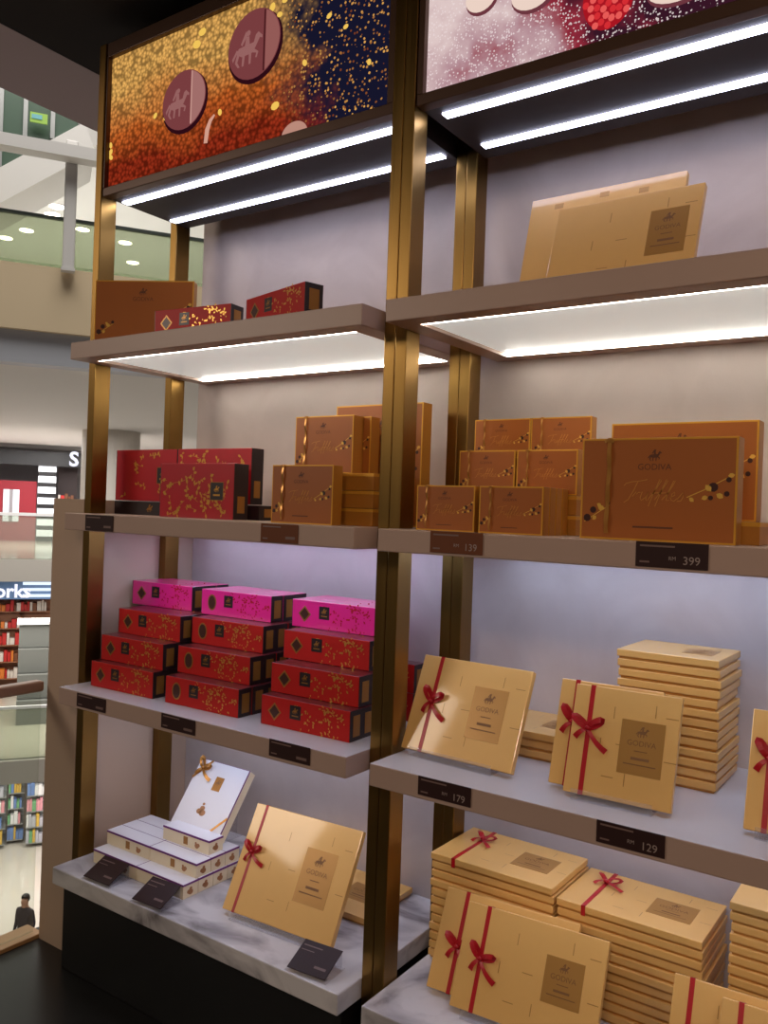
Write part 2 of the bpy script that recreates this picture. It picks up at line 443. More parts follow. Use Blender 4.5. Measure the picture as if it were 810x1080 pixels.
def red_gift_box(root, w, h, t, seed, n=30):
    obj('body', B(.001, w - .001, 0, h, 0, t, bev=.0015), REDD, root)
    for xa, xb, xl in ((0, .001, (-.0009, -.0002)), (w - .001, w, (w + .0002, w + .0009))):
        e = obj('end_panel', B(xa - .0002, xb + .0002, .0006, h - .0006, .0006, t - .0006), BLK, root, label='black end panel with gold label')
        obj('end_label', B(xl[0], xl[1], h * .12, h * .42, t * .25, t * .75), FOILD, e)
    s = .0235 if w > .1 else .02
    lp = obj('logo_plate', B(w * .78 - s, w * .78 + s, h * .5 - s, h * .5 + s, t, t + .0005), BLK, root)
    bm = bmesh.new(); f = .0016
    for a in (B,):
        bm_box(bm, w * .78 - s, w * .78 + s, h * .5 - s, h * .5 - s + f, t + .0005, t + .0007); bm_box(bm, w * .78 - s, w * .78 + s, h * .5 + s - f, h * .5 + s, t + .0005, t + .0007)
        bm_box(bm, w * .78 - s, w * .78 - s + f, h * .5 - s, h * .5 + s, t + .0005, t + .0007); bm_box(bm, w * .78 + s - f, w * .78 + s, h * .5 - s, h * .5 + s, t + .0005, t + .0007)
    obj('plate_border', bm, FOILD, lp)
    bm = bmesh.new(); bm_emblem(bm, w * .78, h * .5 + s * .25, s * .7, t + .0008); bm_strip(bm, [(w * .78 - s * .5, h * .5 - s * .42), (w * .78 + s * .5, h * .5 - s * .42)], s * .2, t + .0008)
    obj('emblem', bm, FOIL, lp)
    obj('vine_print', vine_bm(w, h, t + .0004, n, seed, .02), FOIL, root)

WBC = {}
def white_box(root, w, h, t):
    k = (w, h, t)
    if k not in WBC:
        d = {}
        d['body'] = mesh('body', B(.0006, w - .0006, 0, h - .006, .0006, t - .0006, bev=.0008), IVORY)
        bm = bmesh.new(); bm_box(bm, 0, w, h - .006, h - .0008, 0, t, .0006, 0)
        d['purple_trim'] = mesh('purple_trim', bm, PURPLE)
        d['lid'] = mesh('lid', B(.0012, w - .0012, h - .0008, h, .0012, t - .0012), WHITE)
        bm = bmesh.new(); s = h * .27
        bm_plate(bm, [(w * .5 - s * .8, h * .46 - s), (w * .5 + s * .8, h * .46 - s), (w * .5 + s * .8, h * .46 + s), (w * .5 - s * .8, h * .46 + s)], t - .0006, t)
        d['label_panel'] = mesh('label_panel', bm, FOILD)
        bm = bmesh.new()
        for cx, cy, rr in ((.74, .34, .016), (.77, .42, .012), (.72, .52, .008)): bm_plate(bm, disc_pts(w * cx, h * cy, rr * .5, rr * .42, 10), t - .0006, t - .0001)
        for cz, cy, rr in ((.5, .34, .017), (.38, .4, .013), (.5, .58, .01)):
            p = disc_pts(t * cz, h * cy, rr * .5, rr * .42, 10)
            bm_poly(bm, [(w - .0002, q[1], t - q[0]) for q in p])
        d['chocolate_print'] = mesh('chocolate_print', bm, mat('printed_praline', (176, 122, 76), .5))
        WBC[k] = d
    d = WBC[k]
    link('body', d['body'], root); link('purple_trim', d['purple_trim'], root, label='purple edge under the lid'); link('lid', d['lid'], root, label='white lid')
    link('label_panel', d['label_panel'], root); link('chocolate_print', d['chocolate_print'], root)

def place(root, p, t, theta=90, yaw=0):
    """face-frame root so that the lower left corner of its printed face stands at p; theta 90 upright, 0 lying"""
    M = Matrix.Rotation(R(yaw), 3, 'Z') @ Matrix.Rotation(R(theta), 3, 'X')
    root.rotation_euler = (R(theta), 0, R(yaw))
    root.location = Vector(p) - M @ Vector((0, 0, t))
    return root

ORD = ['', 'first', 'second', 'third', 'fourth', 'fifth', 'sixth', 'seventh', 'eighth', 'ninth', 'tenth', 'eleventh', 'twelfth', 'thirteenth', 'fourteenth', 'fifteenth']
def nth_from_top(k, n):
    return 'topmost' if k == n - 1 else ('lowest' if k == 0 else ORD[n - k] + ' from the top')

# ------------------------------------------------------------------ the shop shell
struct('floor', B(-.235, 4.5, -4.5, .6, FL - .2, FL), FLOORM)
struct('ceiling', B(-.28, 4.5, -4.5, .62, 2.86, 3.1), CEIL)
struct('trim_1', B(-.64, -.281, -4.5, 6.0, 2.86, 3.3), SOFFIT)
struct('wall_back', B(-.028, 4.5, WALL, WALL + .1, FL, 2.859), PLASTER)
struct('wall_left', B(-.175, -.03, PY + .001, WALL + .1, FL, 1.5), TANWALL)
struct('wall_right', B(4.5, 4.6, -4.5, .6, FL, 2.86), TAUPE)
struct('trim_2', B(-.255, -.176, -4.5, .0985, FL - .2, FL + .012, bev=.003), KERB)

# ------------------------------------------------------------------ shelf units
def shelf_mesh(x0, x1, ztop, mats, y1=WALL - .001, recess=True):
    bm = bmesh.new()
    z0 = ztop - TH
    if not recess:
        bm_box(bm, x0, x1, 0, y1, z0, ztop, .0025); return mesh('shelf', bm, mats)
    # one closed form: slab with a lip round a shallow recess underneath
    def ring(z, a): return [bm.verts.new((x0 + a, a if a else 0, z)), bm.verts.new((x1 - a, a if a else 0, z)), bm.verts.new((x1 - a, y1 - a, z)), bm.verts.new((x0 + a, y1 - a, z))]
    top = ring(ztop, 0); bot = ring(z0, 0)
    i0 = [bm.verts.new(p) for p in ((x0 + .052, .05, z0), (x1 - .052, .05, z0), (x1 - .052, .445, z0), (x0 + .052, .445, z0))]
    i1 = [bm.verts.new((v.co.x, v.co.y, z0 + .012)) for v in i0]
    bm.faces.new(top)
    for i in range(4):
        j = (i + 1) % 4
        bm.faces.new((bot[i], bot[j], top[j], top[i])); bm.faces.new((bot[j], bot[i], i0[i], i0[j])); bm.faces.new((i0[j], i0[i], i1[i], i1[j]))
    bm.faces.new(i1[::-1])
    bmesh.ops.recalc_face_normals(bm, faces=bm.faces)
    es = [e for e in bm.edges if all(v in top or v in bot for v in e.verts) and not (e.verts[0] in bot and e.verts[1] in bot and False)]
    bmesh.ops.bevel(bm, geom=es, offset=.002, segments=2, affect='EDGES', profile=.5)
    return mesh('shelf', bm, mats)

LEDCOL = {'A': (255, 250, 238), '2': (196, 214, 255), '3': (214, 222, 252)}
LEDS = {'A': 22.0, '2': 21.0, '3': 14.0}
PANEL = {}
for _k, _c, _e in (('A', (246, 250, 246), .34), ('2', (196, 214, 255), 1.1), ('3', (214, 222, 252), .9)):
    PANEL[_k] = mat('lit_panel_' + _k, (236, 236, 232), .4, emit=_c, es=_e)
def unit(name_label, x0, x1, leds, bottom_front_dz=0.0):
    t = thing('shelf_unit', name_label, 'shelving', ((x0 + x1) / 2, .25, FL), group=None)
    off = Vector((-(x0 + x1) / 2, -.25, -FL))
    for xp in (x0 - PW, x1):
        for y, d in ((PY, PD), (QY, QD)):
            obj('post', B(xp + .0003, xp + PW - .0003, y, y + d, FL, ZHT, bev=.002), BRASS, t, off, label='brushed brass upright')
    for key, z, m in (('A', ZA, TAUPE), ('2', Z2, TAUPE), ('3', Z3, [PALE, TAUPE])):
        sm = shelf_mesh(x0 + .001, x1 - .001, z, m)
        if key == '3':
            for p in sm.polygons:
                p.material_index = 0 if p.normal.z > .5 else 1
        s = link('shelf', sm, t, off)
        zb = z - TH
        obj('light_panel', B(x0 + .053, x1 - .053, .051, .444, zb + .0075, zb + .0118), PANEL[key], s, label='white lit panel under the shelf')
        for ya, yb in ((.0512, .0575), (.4375, .4438)):
            obj('light_strip', B(x0 + .056, x1 - .056, ya, yb, zb + .0005, zb + .0052), LED(key, leds[key], LEDCOL[key]), s, label='bright strip light')
    obj('marble_shelf', B(x0 + .001, x1 - .001, 0, WALL - .001, Z4 - TH, Z4, bev=.003), MARBLE, t, off, label='grey veined marble bottom shelf')
    obj('base_cabinet', B(x0 + .012, x1 - .012, .03, WALL - .002, FL, Z4 - TH, bev=.002), BLACK, t, off, label='black base under the marble')
    return t
unit('left shelf unit with brass posts beside the open mall side', 0, W, LEDS)
unit('right shelf unit with brass posts, nearer the viewer and cut off by the frame', XR, XR + W, LEDS)

# ------------------------------------------------------------------ lightboxes
def picture_left():
    m = bpy.data.materials.new('cocoa_picture'); m.use_nodes = True
    nt = m.node_tree; nt.nodes.clear(); N = nt.nodes.new; L = nt.links.new
    out = N('ShaderNodeOutputMaterial'); em = N('ShaderNodeEmission'); em.inputs[1].default_value = .95
    tc = N('ShaderNodeTexCoord'); sep = N('ShaderNodeSeparateXYZ'); L(tc.outputs['Object'], sep.inputs[0])
    vo = N('ShaderNodeTexVoronoi'); vo.inputs['Scale'].default_value = 95; L(tc.outputs['Object'], vo.inputs['Vector'])
    no = N('ShaderNodeTexNoise'); no.inputs['Scale'].default_value = 5; no.inputs['Detail'].default_value = 4; L(tc.outputs['Object'], no.inputs['Vector'])
    # grain
    gr = N('ShaderNodeMapRange'); gr.inputs[1].default_value = .0; gr.inputs[2].default_value = .75; gr.inputs[3].default_value = 1.15; gr.inputs[4].default_value = .3; L(vo.outputs['Distance'], gr.inputs[0])
    # cocoa colour: orange gold at the top, red brown at the bottom
    cr = N('ShaderNodeValToRGB'); e = cr.color_ramp.elements; e[0].position = .1; e[0].color = srgb((160, 50, 26)); e[1].position = .75; e[1].color = srgb((244, 184, 98))
    x = e.new(.4); x.color = srgb((216, 108, 44))
    hz = N('ShaderNodeMapRange'); hz.inputs[1].default_value = 0; hz.inputs[2].default_value = .375; L(sep.outputs['Y'], hz.inputs[0])
    ad = N('ShaderNodeMath'); ad.operation = 'ADD'; L(hz.outputs[0], ad.inputs[0])
    nm = N('ShaderNodeMapRange'); nm.inputs[3].default_value = -.3; nm.inputs[4].default_value = .3; L(no.outputs['Fac'], nm.inputs[0]); L(nm.outputs[0], ad.inputs[1]); L(ad.outputs[0], cr.inputs[0])
    mu = N('ShaderNodeMix'); mu.data_type = 'RGBA'; mu.blend_type = 'MULTIPLY'; mu.inputs[0].default_value = 1; L(cr.outputs[0], mu.inputs[6])
    cg = N('ShaderNodeCombineColor'); [L(gr.outputs[0], cg.inputs[i]) for i in range(3)]; L(cg.outputs[0], mu.inputs[7])
    # dark blue spilled powder on the right
    dk = N('ShaderNodeMath'); dk.operation = 'MULTIPLY_ADD'; dk.inputs[1].default_value = .35; L(sep.outputs['Y'], dk.inputs[0]); L(sep.outputs['X'], dk.inputs[2])
    n2 = N('ShaderNodeTexNoise'); n2.inputs['Scale'].default_value = 14; n2.inputs['Detail'].default_value = 6; L(tc.outputs['Object'], n2.inputs['Vector'])
    d2 = N('ShaderNodeMath'); d2.operation = 'MULTIPLY_ADD'; d2.inputs[1].default_value = .3; L(n2.outputs['Fac'], d2.inputs[0]); L(dk.outputs[0], d2.inputs[2])
    dm = N('ShaderNodeMapRange'); dm.inputs[1].default_value = .8; dm.inputs[2].default_value = .98; L(d2.outputs[0], dm.inputs[0])
    mx = N('ShaderNodeMix'); mx.data_type = 'RGBA'; mx.inputs[7].default_value = srgb((22, 22, 44)); L(mu.outputs[2], mx.inputs[6]); L(dm.outputs[0], mx.inputs[0])
    # gold crumbs on the dark part
    v2 = N('ShaderNodeTexVoronoi'); v2.inputs['Scale'].default_value = 110; L(tc.outputs['Object'], v2.inputs['Vector'])
    cb = N('ShaderNodeMath'); cb.operation = 'LESS_THAN'; cb.inputs[1].default_value = .34; L(v2.outputs['Distance'], cb.inputs[0])
    sp = N('ShaderNodeSeparateColor'); L(v2.outputs['Color'], sp.inputs[0])
    th = N('ShaderNodeMath'); th.operation = 'GREATER_THAN'; th.inputs[1].default_value = .25; L(sp.outputs[0], th.inputs[0])
    cc = N('ShaderNodeMath'); cc.operation = 'MULTIPLY'; L(cb.outputs[0], cc.inputs[0]); L(th.outputs[0], cc.inputs[1])
    c2 = N('ShaderNodeMath'); c2.operation = 'MULTIPLY'; L(cc.outputs[0], c2.inputs[0]); L(dm.outputs[0], c2.inputs[1])
    m3 = N('ShaderNodeMix'); m3.data_type = 'RGBA'; L(c2.outputs[0], m3.inputs[0]); L(mx.outputs[2], m3.inputs[6])
    cz = N('ShaderNodeMix'); cz.data_type = 'RGBA'; cz.inputs[6].default_value = srgb((120, 56, 30)); cz.inputs[7].default_value = srgb((226, 166, 84)); L(sp.outputs[1], cz.inputs[0]); L(cz.outputs[2], m3.inputs[7])
    L(m3.outputs[2], em.inputs[0]); L(em.outputs[0], out.inputs[0])
    return m

def picture_right():
    m = bpy.data.materials.new('sugar_picture'); m.use_nodes = True
    nt = m.node_tree; nt.nodes.clear(); N = nt.nodes.new; L = nt.links.new
    out = N('ShaderNodeOutputMaterial'); em = N('ShaderNodeEmission'); em.inputs[1].default_value = .9
    tc = N('ShaderNodeTexCoord'); sep = N('ShaderNodeSeparateXYZ'); L(tc.outputs['Object'], sep.inputs[0])
    vo = N('ShaderNodeTexVoronoi'); vo.inputs['Scale'].default_value = 190; L(tc.outputs['Object'], vo.inputs['Vector'])
    no = N('ShaderNodeTexNoise'); no.inputs['Scale'].default_value = 6; no.inputs['Detail'].default_value = 7; L(tc.outputs['Object'], no.inputs['Vector'])
    xa = N('ShaderNodeMath'); xa.operation = 'MULTIPLY_ADD'; xa.inputs[1].default_value = -.75; L(sep.outputs['X'], xa.inputs[0]); L(no.outputs['Fac'], xa.inputs[2])
    cr = N('ShaderNodeValToRGB'); e = cr.color_ramp.elements
    e[0].position = .12; e[0].color = srgb((58, 24, 40)); e[1].position = .5; e[1].color = srgb((232, 208, 206))
    x = e.new(.24); x.color = srgb((150, 44, 60)); x = e.new(.36); x.color = srgb((190, 150, 158))
    L(xa.outputs[0], cr.inputs[0])
    # sugar grains
    sp = N('ShaderNodeSeparateColor'); L(vo.outputs['Color'], sp.inputs[0])
    cb = N('ShaderNodeMath'); cb.operation = 'LESS_THAN'; cb.inputs[1].default_value = .36; L(vo.outputs['Distance'], cb.inputs[0])
    th = N('ShaderNodeMath'); th.operation = 'GREATER_THAN'; th.inputs[1].default_value = .4; L(sp.outputs[0], th.inputs[0])
    cc = N('ShaderNodeMath'); cc.operation = 'MULTIPLY'; L(cb.outputs[0], cc.inputs[0]); L(th.outputs[0], cc.inputs[1])
    gm = N('ShaderNodeMath'); gm.operation = 'MULTIPLY'; gm.inputs[1].default_value = .8; L(cc.outputs[0], gm.inputs[0])
    dm = N('ShaderNodeMapRange'); dm.inputs[1].default_value = .1; dm.inputs[2].default_value = .6; dm.inputs[3].default_value = .62; dm.inputs[4].default_value = 1.0; L(vo.outputs['Distance'], dm.inputs[0])
    mx = N('ShaderNodeMix'); mx.data_type = 'RGBA'; L(gm.outputs[0], mx.inputs[0]); L(cr.outputs[0], mx.inputs[6]); mx.inputs[7].default_value = srgb((244, 226, 226))
    L(mx.outputs[2], em.inputs[0]); L(em.outputs[0], out.inputs[0])
    return m

def lightbox(label, x0, x1, pic, px0, px1, strips):
    t = thing('lightbox_sign', label, 'lightbox', (x0, HY, ZH))
    o = (-x0, -HY, -ZH)
    pz0, pz1 = 2.386, 2.757
    bm = bmesh.new(); ya, yb = HY, HY + .03
    bm_box(bm, x0 + .001, x1 - .001, ya, yb, ZH, pz0, .002); bm_box(bm, x0 + .001, x1 - .001, ya, yb, pz1, ZHT, .002)
    bm_box(bm, x0 + .001, px0, ya, yb, pz0, pz1, .001); bm_box(bm, px1, x1 - .001, ya, yb, pz0, pz1, .001)
    obj('frame', bm, DARK, t, o)
    obj('housing', B(x0 + .001, x1 - .001, yb, .40, ZH + .002, ZHT - .002), HEAD, t, o)
    p = obj('picture', B(0, px1 - px0, 0, pz1 - pz0, -.004, 0), pic, t, (px0 - x0, .014, pz0 - ZH), (R(90), 0, 0), label='backlit printed picture')
    for ya, yb in ((.142, .165), (.319, .342)):
        obj('light_strip', B(strips[0], strips[1], ya, yb, ZH - .002, ZH + .0015), LED('head', 13, (222, 226, 255)), t, o, label='bright white strip light under the sign')
    return t, p

E95 = lambda n, c, s=.95: emis('picture_' + n, c, s)
lb, pic = lightbox('backlit sign of dark chocolates on cocoa powder above left unit', 0, W, picture_left(), .0065, .982, (.017, .982))
def choc(name, cx, cy, rx, ry, rot, dark, split, sx, mats):
    bm = bmesh.new()
    bm_plate(bm, disc_pts(cx + .004, cy - .008, rx * 1.05, ry * 1.05, 32, rot), 0, .0006, 0)      # the disc's dark edge
    bm_plate(bm, disc_pts(cx, cy, rx, ry, 32, rot), 0, .001, 1)
    side = [q for q in disc_pts(cx, cy, rx * .97, ry * .97, 64, rot) if q[0] > cx + sx]
    if split and len(side) > 3:
        side.sort(key=lambda q: math.atan2(q[1] - cy, q[0] - cx - sx)); bm_plate(bm, side, .001, .0014, 2)
        yy = ry * .96 * math.sqrt(max(0, 1 - (sx / rx) ** 2))
        bm_strip(bm, [(cx + sx, cy - yy), (cx + sx, cy + yy)], .005, .0018, 3)
    return obj(name, bm, mats, pic, (0, 0, .0003))
X0, Z0 = .0065, 2.386
cm = [E95('edge', (50, 14, 24), .8), E95('choc', (122, 62, 64)), E95('choc2', (164, 112, 108)), E95('seam', (200, 150, 140))]
c1 = choc('chocolate_print', .313 - X0, 2.565 - Z0, .083, .078, 0, 0, True, .03, cm)
bm = bmesh.new()
bm_emblem(bm, .313 - X0 - .024, 2.562 - Z0, .075, .0016)
obj('emblem', bm, E95('relief', (152, 100, 98)), c1)
c2 = choc('chocolate_print', .562 - X0, 2.642 - Z0, .088, .086, 0, 0, True, .036, [cm[0], cm[1], E95('choc3', (150, 92, 88)), E95('seam2', (70, 26, 28))])
bm = bmesh.new(); bm_emblem(bm, .562 - X0 - .022, 2.638 - Z0, .085, .0016); obj('emblem', bm, MATS['picture_relief'], c2)
bm = bmesh.new(); bm_plate(bm, [q for q in disc_pts(.705 - X0, 0.001, .04, .03, 32) if q[1] >= .001], 0, .001)
obj('chocolate_print', bm, E95('pale', (190, 140, 124)), pic, (0, 0, .0003))
bm = bmesh.new(); rnd = random.Random(11)
for x, z, s in ((.355, 2.70, .02), (.375, 2.727, .018), (.62, 2.715, .016), (.645, 2.69, .012), (.66, 2.72, .012), (.64, 2.47, .018), (.73, 2.55, .012), (.9, 2.69, .02), (.85, 2.6, .01), (.012, 2.49, .014), (.012, 2.51, .012), (.015, 2.475, .012), (.45, 2.5, .012), (.2, 2.55, .012), (.8, 2.64, .011), (.92, 2.5, .01), (.24, 2.535, .01)):
    bm_plate(bm, [(max(.001, q[0]), q[1]) for q in disc_pts(x - X0, z - Z0, s * .55, s * .75, 9, rnd.uniform(0, 3))], 0, .0008)
obj('gold_leaf_print', bm, E95('goldleaf', (246, 200, 92)), pic, (0, 0, .0003))
bm = bmesh.new(); bm_strip(bm, [(.395, .045), (.4, .08), (.41, .1), (.425, .112)], [.014, .016, .012, .006], .0008); obj('feather_print', bm, E95('feather', (214, 160, 140)), pic, (0, 0, .0003))

lb, pic = lightbox('backlit sign of white sweets and a raspberry above right unit', XR, XR + W, picture_right(), XR + .016, XR + W - .018, (XR + .032, XR + W - .03))
X0 = XR + .016
wm = [E95('wedge', (120, 60, 70), .8), E95('wchoc', (240, 214, 200))]
for cx, cz, rx, ry in ((1.2, 2.556, .035, .03), (1.315, 2.53, .045, .034), (1.6, 2.452, .055, .03), (1.78, 2.42, .045, .035), (1.72, 2.58, .06, .045), (1.45, 2.62, .05, .04)):
    bm = bmesh.new(); bm_plate(bm, disc_pts(cx - X0 + .003, cz - Z0 - .005, rx * 1.06, ry * 1.1, 24), 0, .0006, 0); bm_plate(bm, disc_pts(cx - X0, cz - Z0, rx, ry, 24), 0, .001, 1)
    obj('sweet_print', bm, wm, pic, (0, 0, .0003))
bm = bmesh.new(); rnd = random.Random(4)
bm_plate(bm, disc_pts(1.472 - X0, 2.472 - Z0, .05, .062, 24), 0, .0008, 0)
for k in range(44):
    a, r_ = k * 2.4, .0075 * math.sqrt(k)
    bm_plate(bm, disc_pts(1.472 - X0 + r_ * .95 * math.cos(a), 2.472 - Z0 + r_ * 1.2 * math.sin(a), .0065, .007, 8), .0008, .0012 + .0001 * (k % 3), 1 + k % 2)
obj('raspberry_print', bm, [E95('berry', (170, 22, 34)), E95('berry2', (216, 46, 52)), E95('berry3', (236, 92, 88))], pic, (0, 0, .0003))

# ------------------------------------------------------------------ price tags
TAGGLINT = mat('tag_glint', (112, 66, 42), 0.25, coat=0.3)  # coppery glint on dark tags, painted as an even brown base colour
def price_tag(x, z, w, h, label, price=None, brown=False):
    t = thing('price_tag', label, 'price tag', (x, -.0005, z), group='dark price tags on the shelf fronts')
    t.rotation_euler = (R(90), 0, 0)
    obj('plate', B(0, w, -h, 0, 0, .002, bev=.0006), TAGGLINT if brown else TAGM, t)
    bm = bmesh.new(); bm_strip(bm, [(w * .06, -h * .16), (w * .55, -h * .16)], .003, .0024); bm_strip(bm, [(w * .06, -h * .8), (w * .2, -h * .8)], .003, .0024)
    obj('small_print', bm, mat('tag_print', (120, 96, 90), .5), t)
    if price:
        link('price', text_mesh(price, .019, TAGTXT), t, (w * .78, -h * .7, .0024)); link('currency', text_mesh('RM', .009, TAGTXT), t, (w * .78 - .031, -h * .63, .0024))
    else:
        bm = bmesh.new(); bm_strip(bm, [(w * .68, -h * .72), (w * .93, -h * .72)], .006, .0024); obj('price', bm, mat('tag_print', (120, 96, 90), .5), t)
price_tag(.096, Z2 - .002, .117, .042, 'blank-looking dark tag at the left end of the shelf under the flat red boxes')
price_tag(.737, Z2 - .001, .11, .042, 'dark tag painted with a coppery glint below the ribboned gold truffle box on left unit', None, True)
price_tag(1.187, Z2 + .001, .116, .042, 'dark tag painted with a coppery glint, reading RM 139 below the small gold boxes', '139', True)
price_tag(1.594, Z2 + .001, .118, .042, 'dark tag reading RM 399 below the large truffles box', '399')
price_tag(.086, Z3 - .003, .122, .036, 'dark tag below the left stack of long red boxes')
price_tag(.426, Z3 - .001, .12, .036, 'dark tag below the middle stack of long red boxes')
price_tag(.785, Z3 + .001, .118, .038, 'dark tag below the right stack of long red boxes')
price_tag(1.179, Z3 + .000, .118, .037, 'black tag reading RM 179 below the ribboned gold box by the brass posts', '179')
price_tag(1.543, Z3 + .000, .117, .038, 'black tag reading RM 129 below the paired ribboned gold boxes', '129')

def slant_tag(x, y, yaw, label):
    t = thing('tag_holder', label, 'price tag', (x, y, Z4), (0, 0, R(yaw)), 'slanted price tags on the marble')
    bm = bmesh.new(); bm_box(bm, -.005, .105, -.002, .075, 0, .0015)
    obj('foot', bm, ACR, t, label='clear acrylic foot')
    bm = B(0, .1, 0, .078, 0, .0022, bev=.0006); pl = obj('plate', bm, TAGM, t, (0, .002, .006), (R(24), 0, 0))
    bm = bmesh.new(); bm_strip(bm, [(.006, .064), (.055, .064)], .003, .0026); bm_strip(bm, [(.006, .052), (.04, .052)], .002, .0026); bm_strip(bm, [(.06, .02), (.09, .02)], .006, .0026)
    obj('small_print', bm, mat('tag_print', (120, 96, 90), .5), pl)
    bm = B(.0, .1, .068, .07, .0015, .033); obj('rear_leg', bm, ACR, t)
slant_tag(.128, .006, 3, 'slanted dark tag at the far left end of the marble shelf')
slant_tag(.333, .002, 4, 'slanted dark tag before the corner of the white box pile')
slant_tag(.852, .005, 5, 'slanted dark tag at the foot of the large leaning gold box')

# ------------------------------------------------------------------ acrylic stands
def stand(p, w, lean, yaw, label, ledge=.03, hh=.12):
    """p: front lower left corner of the leaning box face on the shelf"""
    t = thing('acrylic_stand', label, 'display stand', p, (0, 0, R(yaw)), 'clear acrylic stands')
    bm = B(0, w, -.012, .085, 0.0002, .0026, bev=.0008); obj('foot', bm, ACR, t)
    bm = B(0, w, -.012, -.0095, .0026, .0026 + ledge * .6, bev=.0006); obj('lip', bm, ACR, t)
    bm = B(0, w, .0, hh, 0, .0025, bev=.0006); obj('back_plate', bm, ACR, t, (0, .0265, .003), (R(90 - lean), 0, 0))
    return t

def lean_box(p, w, h, t, lean, yaw, label, rib=.14, seed=0, stand_label=None, lift=.0035, **kw):
    b = thing('chocolate_box', label, 'gift box', group='flat gold chocolate boxes')
    gold_box(b, w, h, t, True, rib, seed, **kw)
    place(b, (p[0], p[1], p[2] + lift + t * math.sin(R(lean))), t, 90 - lean, yaw)
    if stand_label: stand((p[0] + .1 * w, p[1], p[2]), w * .75, lean, yaw, stand_label)
    return b

LB = dict(label_at=(.69, .5), label_size=(.3, .52), bow_y=.52)
lean_box((1.064, .108, Z3), .268, .207, .02, 23, -3, 'red-ribboned gold box leaning alone beside the brass posts', .18, 1, 'clear stand holding the gold box beside the brass posts', **LB)
SQ = dict(label_at=(.68, .5), label_size=(.4, .48), bow_y=.6)
lean_box((1.447, .076, Z3), .197, .2, .019, 17, 2, 'front gold box of the ribboned pair beside the tall box stack', .17, 2, 'clear stand holding the ribboned pair of gold boxes', **SQ)
lean_box((1.405, .105, Z3), .197, .2, .019, 17, 2, 'rear gold box of the ribboned pair, mostly hidden by its twin', .17, 3, None, **SQ)
lean_box((1.76, .091, Z3), .2, .2, .019, 19, 2, 'gold box with red bow cut by the right edge of the frame', .16, 4, 'clear stand under the gold box cut by the frame edge', **SQ)
lean_box((.556, .1, Z4), .33, .26, .022, 28.5, 3, 'large gold box with thin red bow leaning on the marble shelf', .105, 5, 'clear stand holding the large gold box on the marble', label_at=(.72, .5), label_size=(.28, .48), bow_y=.55, rib_w=.008, bow_s=.95)
lean_box((1.138, .125, Z4), .3, .2, .02, 27, 4, 'rear of two leaning ribboned gold boxes before the left low stack', .17, 6, None, bow_y=.45)
lean_box((1.211, .096, Z4), .3, .2, .02, 25, 4, 'front of two leaning ribboned gold boxes on the lowest right shelf', .16, 7, 'clear stand under the two leaning boxes on the lowest shelf', bow_y=.5)
lean_box((1.638, .105, Z4), .2, .19, .02, 25, 3, 'leaning ribboned gold box before the middle low stack, bottom edge of view', .16, 8, None, bow_y=.3)
lean_box((1.728, .077, Z4), .2, .19, .02, 25, 3, 'leaning ribboned gold box in the lower right corner of the view', .16, 9, None, bow_y=.3)

# ------------------------------------------------------------------ lying stacks of gold boxes
def stack(x, y, z, w, d, t, n, top, where, group, top_ribbon=None, jitter=.003, seed=1, first_label=None):
    rnd = random.Random(seed); proto = None
    for k in range(n):
        lab = 'gold box, %s in %s' % (nth_from_top(k, n), where)
        if k == n - 1 and top:
            b = thing('chocolate_box', lab, 'gift box', group=group); gold_box(b, w, d, t, True, top_ribbon, seed, label_at=(.72, .5), label_size=(.3, .4), bow_y=.68, bow_s=.95)
        elif proto is None:
            b = thing('chocolate_box', lab, 'gift box', group=group); gold_box(b, w, d, t, False); proto = b
        else:
            b = copy_tree(proto); tag(b, lab, 'gift box', group)
        yy = y + rnd.uniform(-jitter, jitter)
        b.location = (x + rnd.uniform(-jitter, jitter), min(yy, WALL - d - .002), z + k * t + .0002); b.rotation_euler = (0, 0, R(rnd.uniform(-.5, .5)))
stack(1.473, .276, Z3, .2, .178, .0195, 13, True, 'the tall stack of thirteen on the third shelf', 'tall stack on the third shelf', seed=3)
stack(1.18, .25, Z3, .205, .19, .0195, 3, True, 'the short stack of three on the third shelf', 'short stack on the third shelf', seed=5)
stack(1.068, .25, Z4, .297, .2, .02, 12, True, 'the low stack beside the brass posts', 'stack beside the brass posts', .2, seed=7)
stack(1.37, .258, Z4, .295, .195, .02, 11, True, 'the middle low stack', 'middle low stack', .2, seed=9)
stack(1.705, .285, Z4, .22, .11, .02, 15, False, 'the low stack at the right frame edge', 'stack at the right frame edge', seed=11, jitter=.002)
stack(.56, .268, Z4, .31, .22, .02, 1, True, 'the space behind the large leaning box on marble', 'box lying on the marble', seed=13)
bpy.data.objects['chocolate_box'].name = 'chocolate_box'
for o in COL.objects:
    if o.get('label') == 'gold box, topmost in the space behind the large leaning box on marble': o['label'] = 'flat gold box lying on the marble behind the large leaning box'; o['group'] = 'flat gold chocolate boxes'

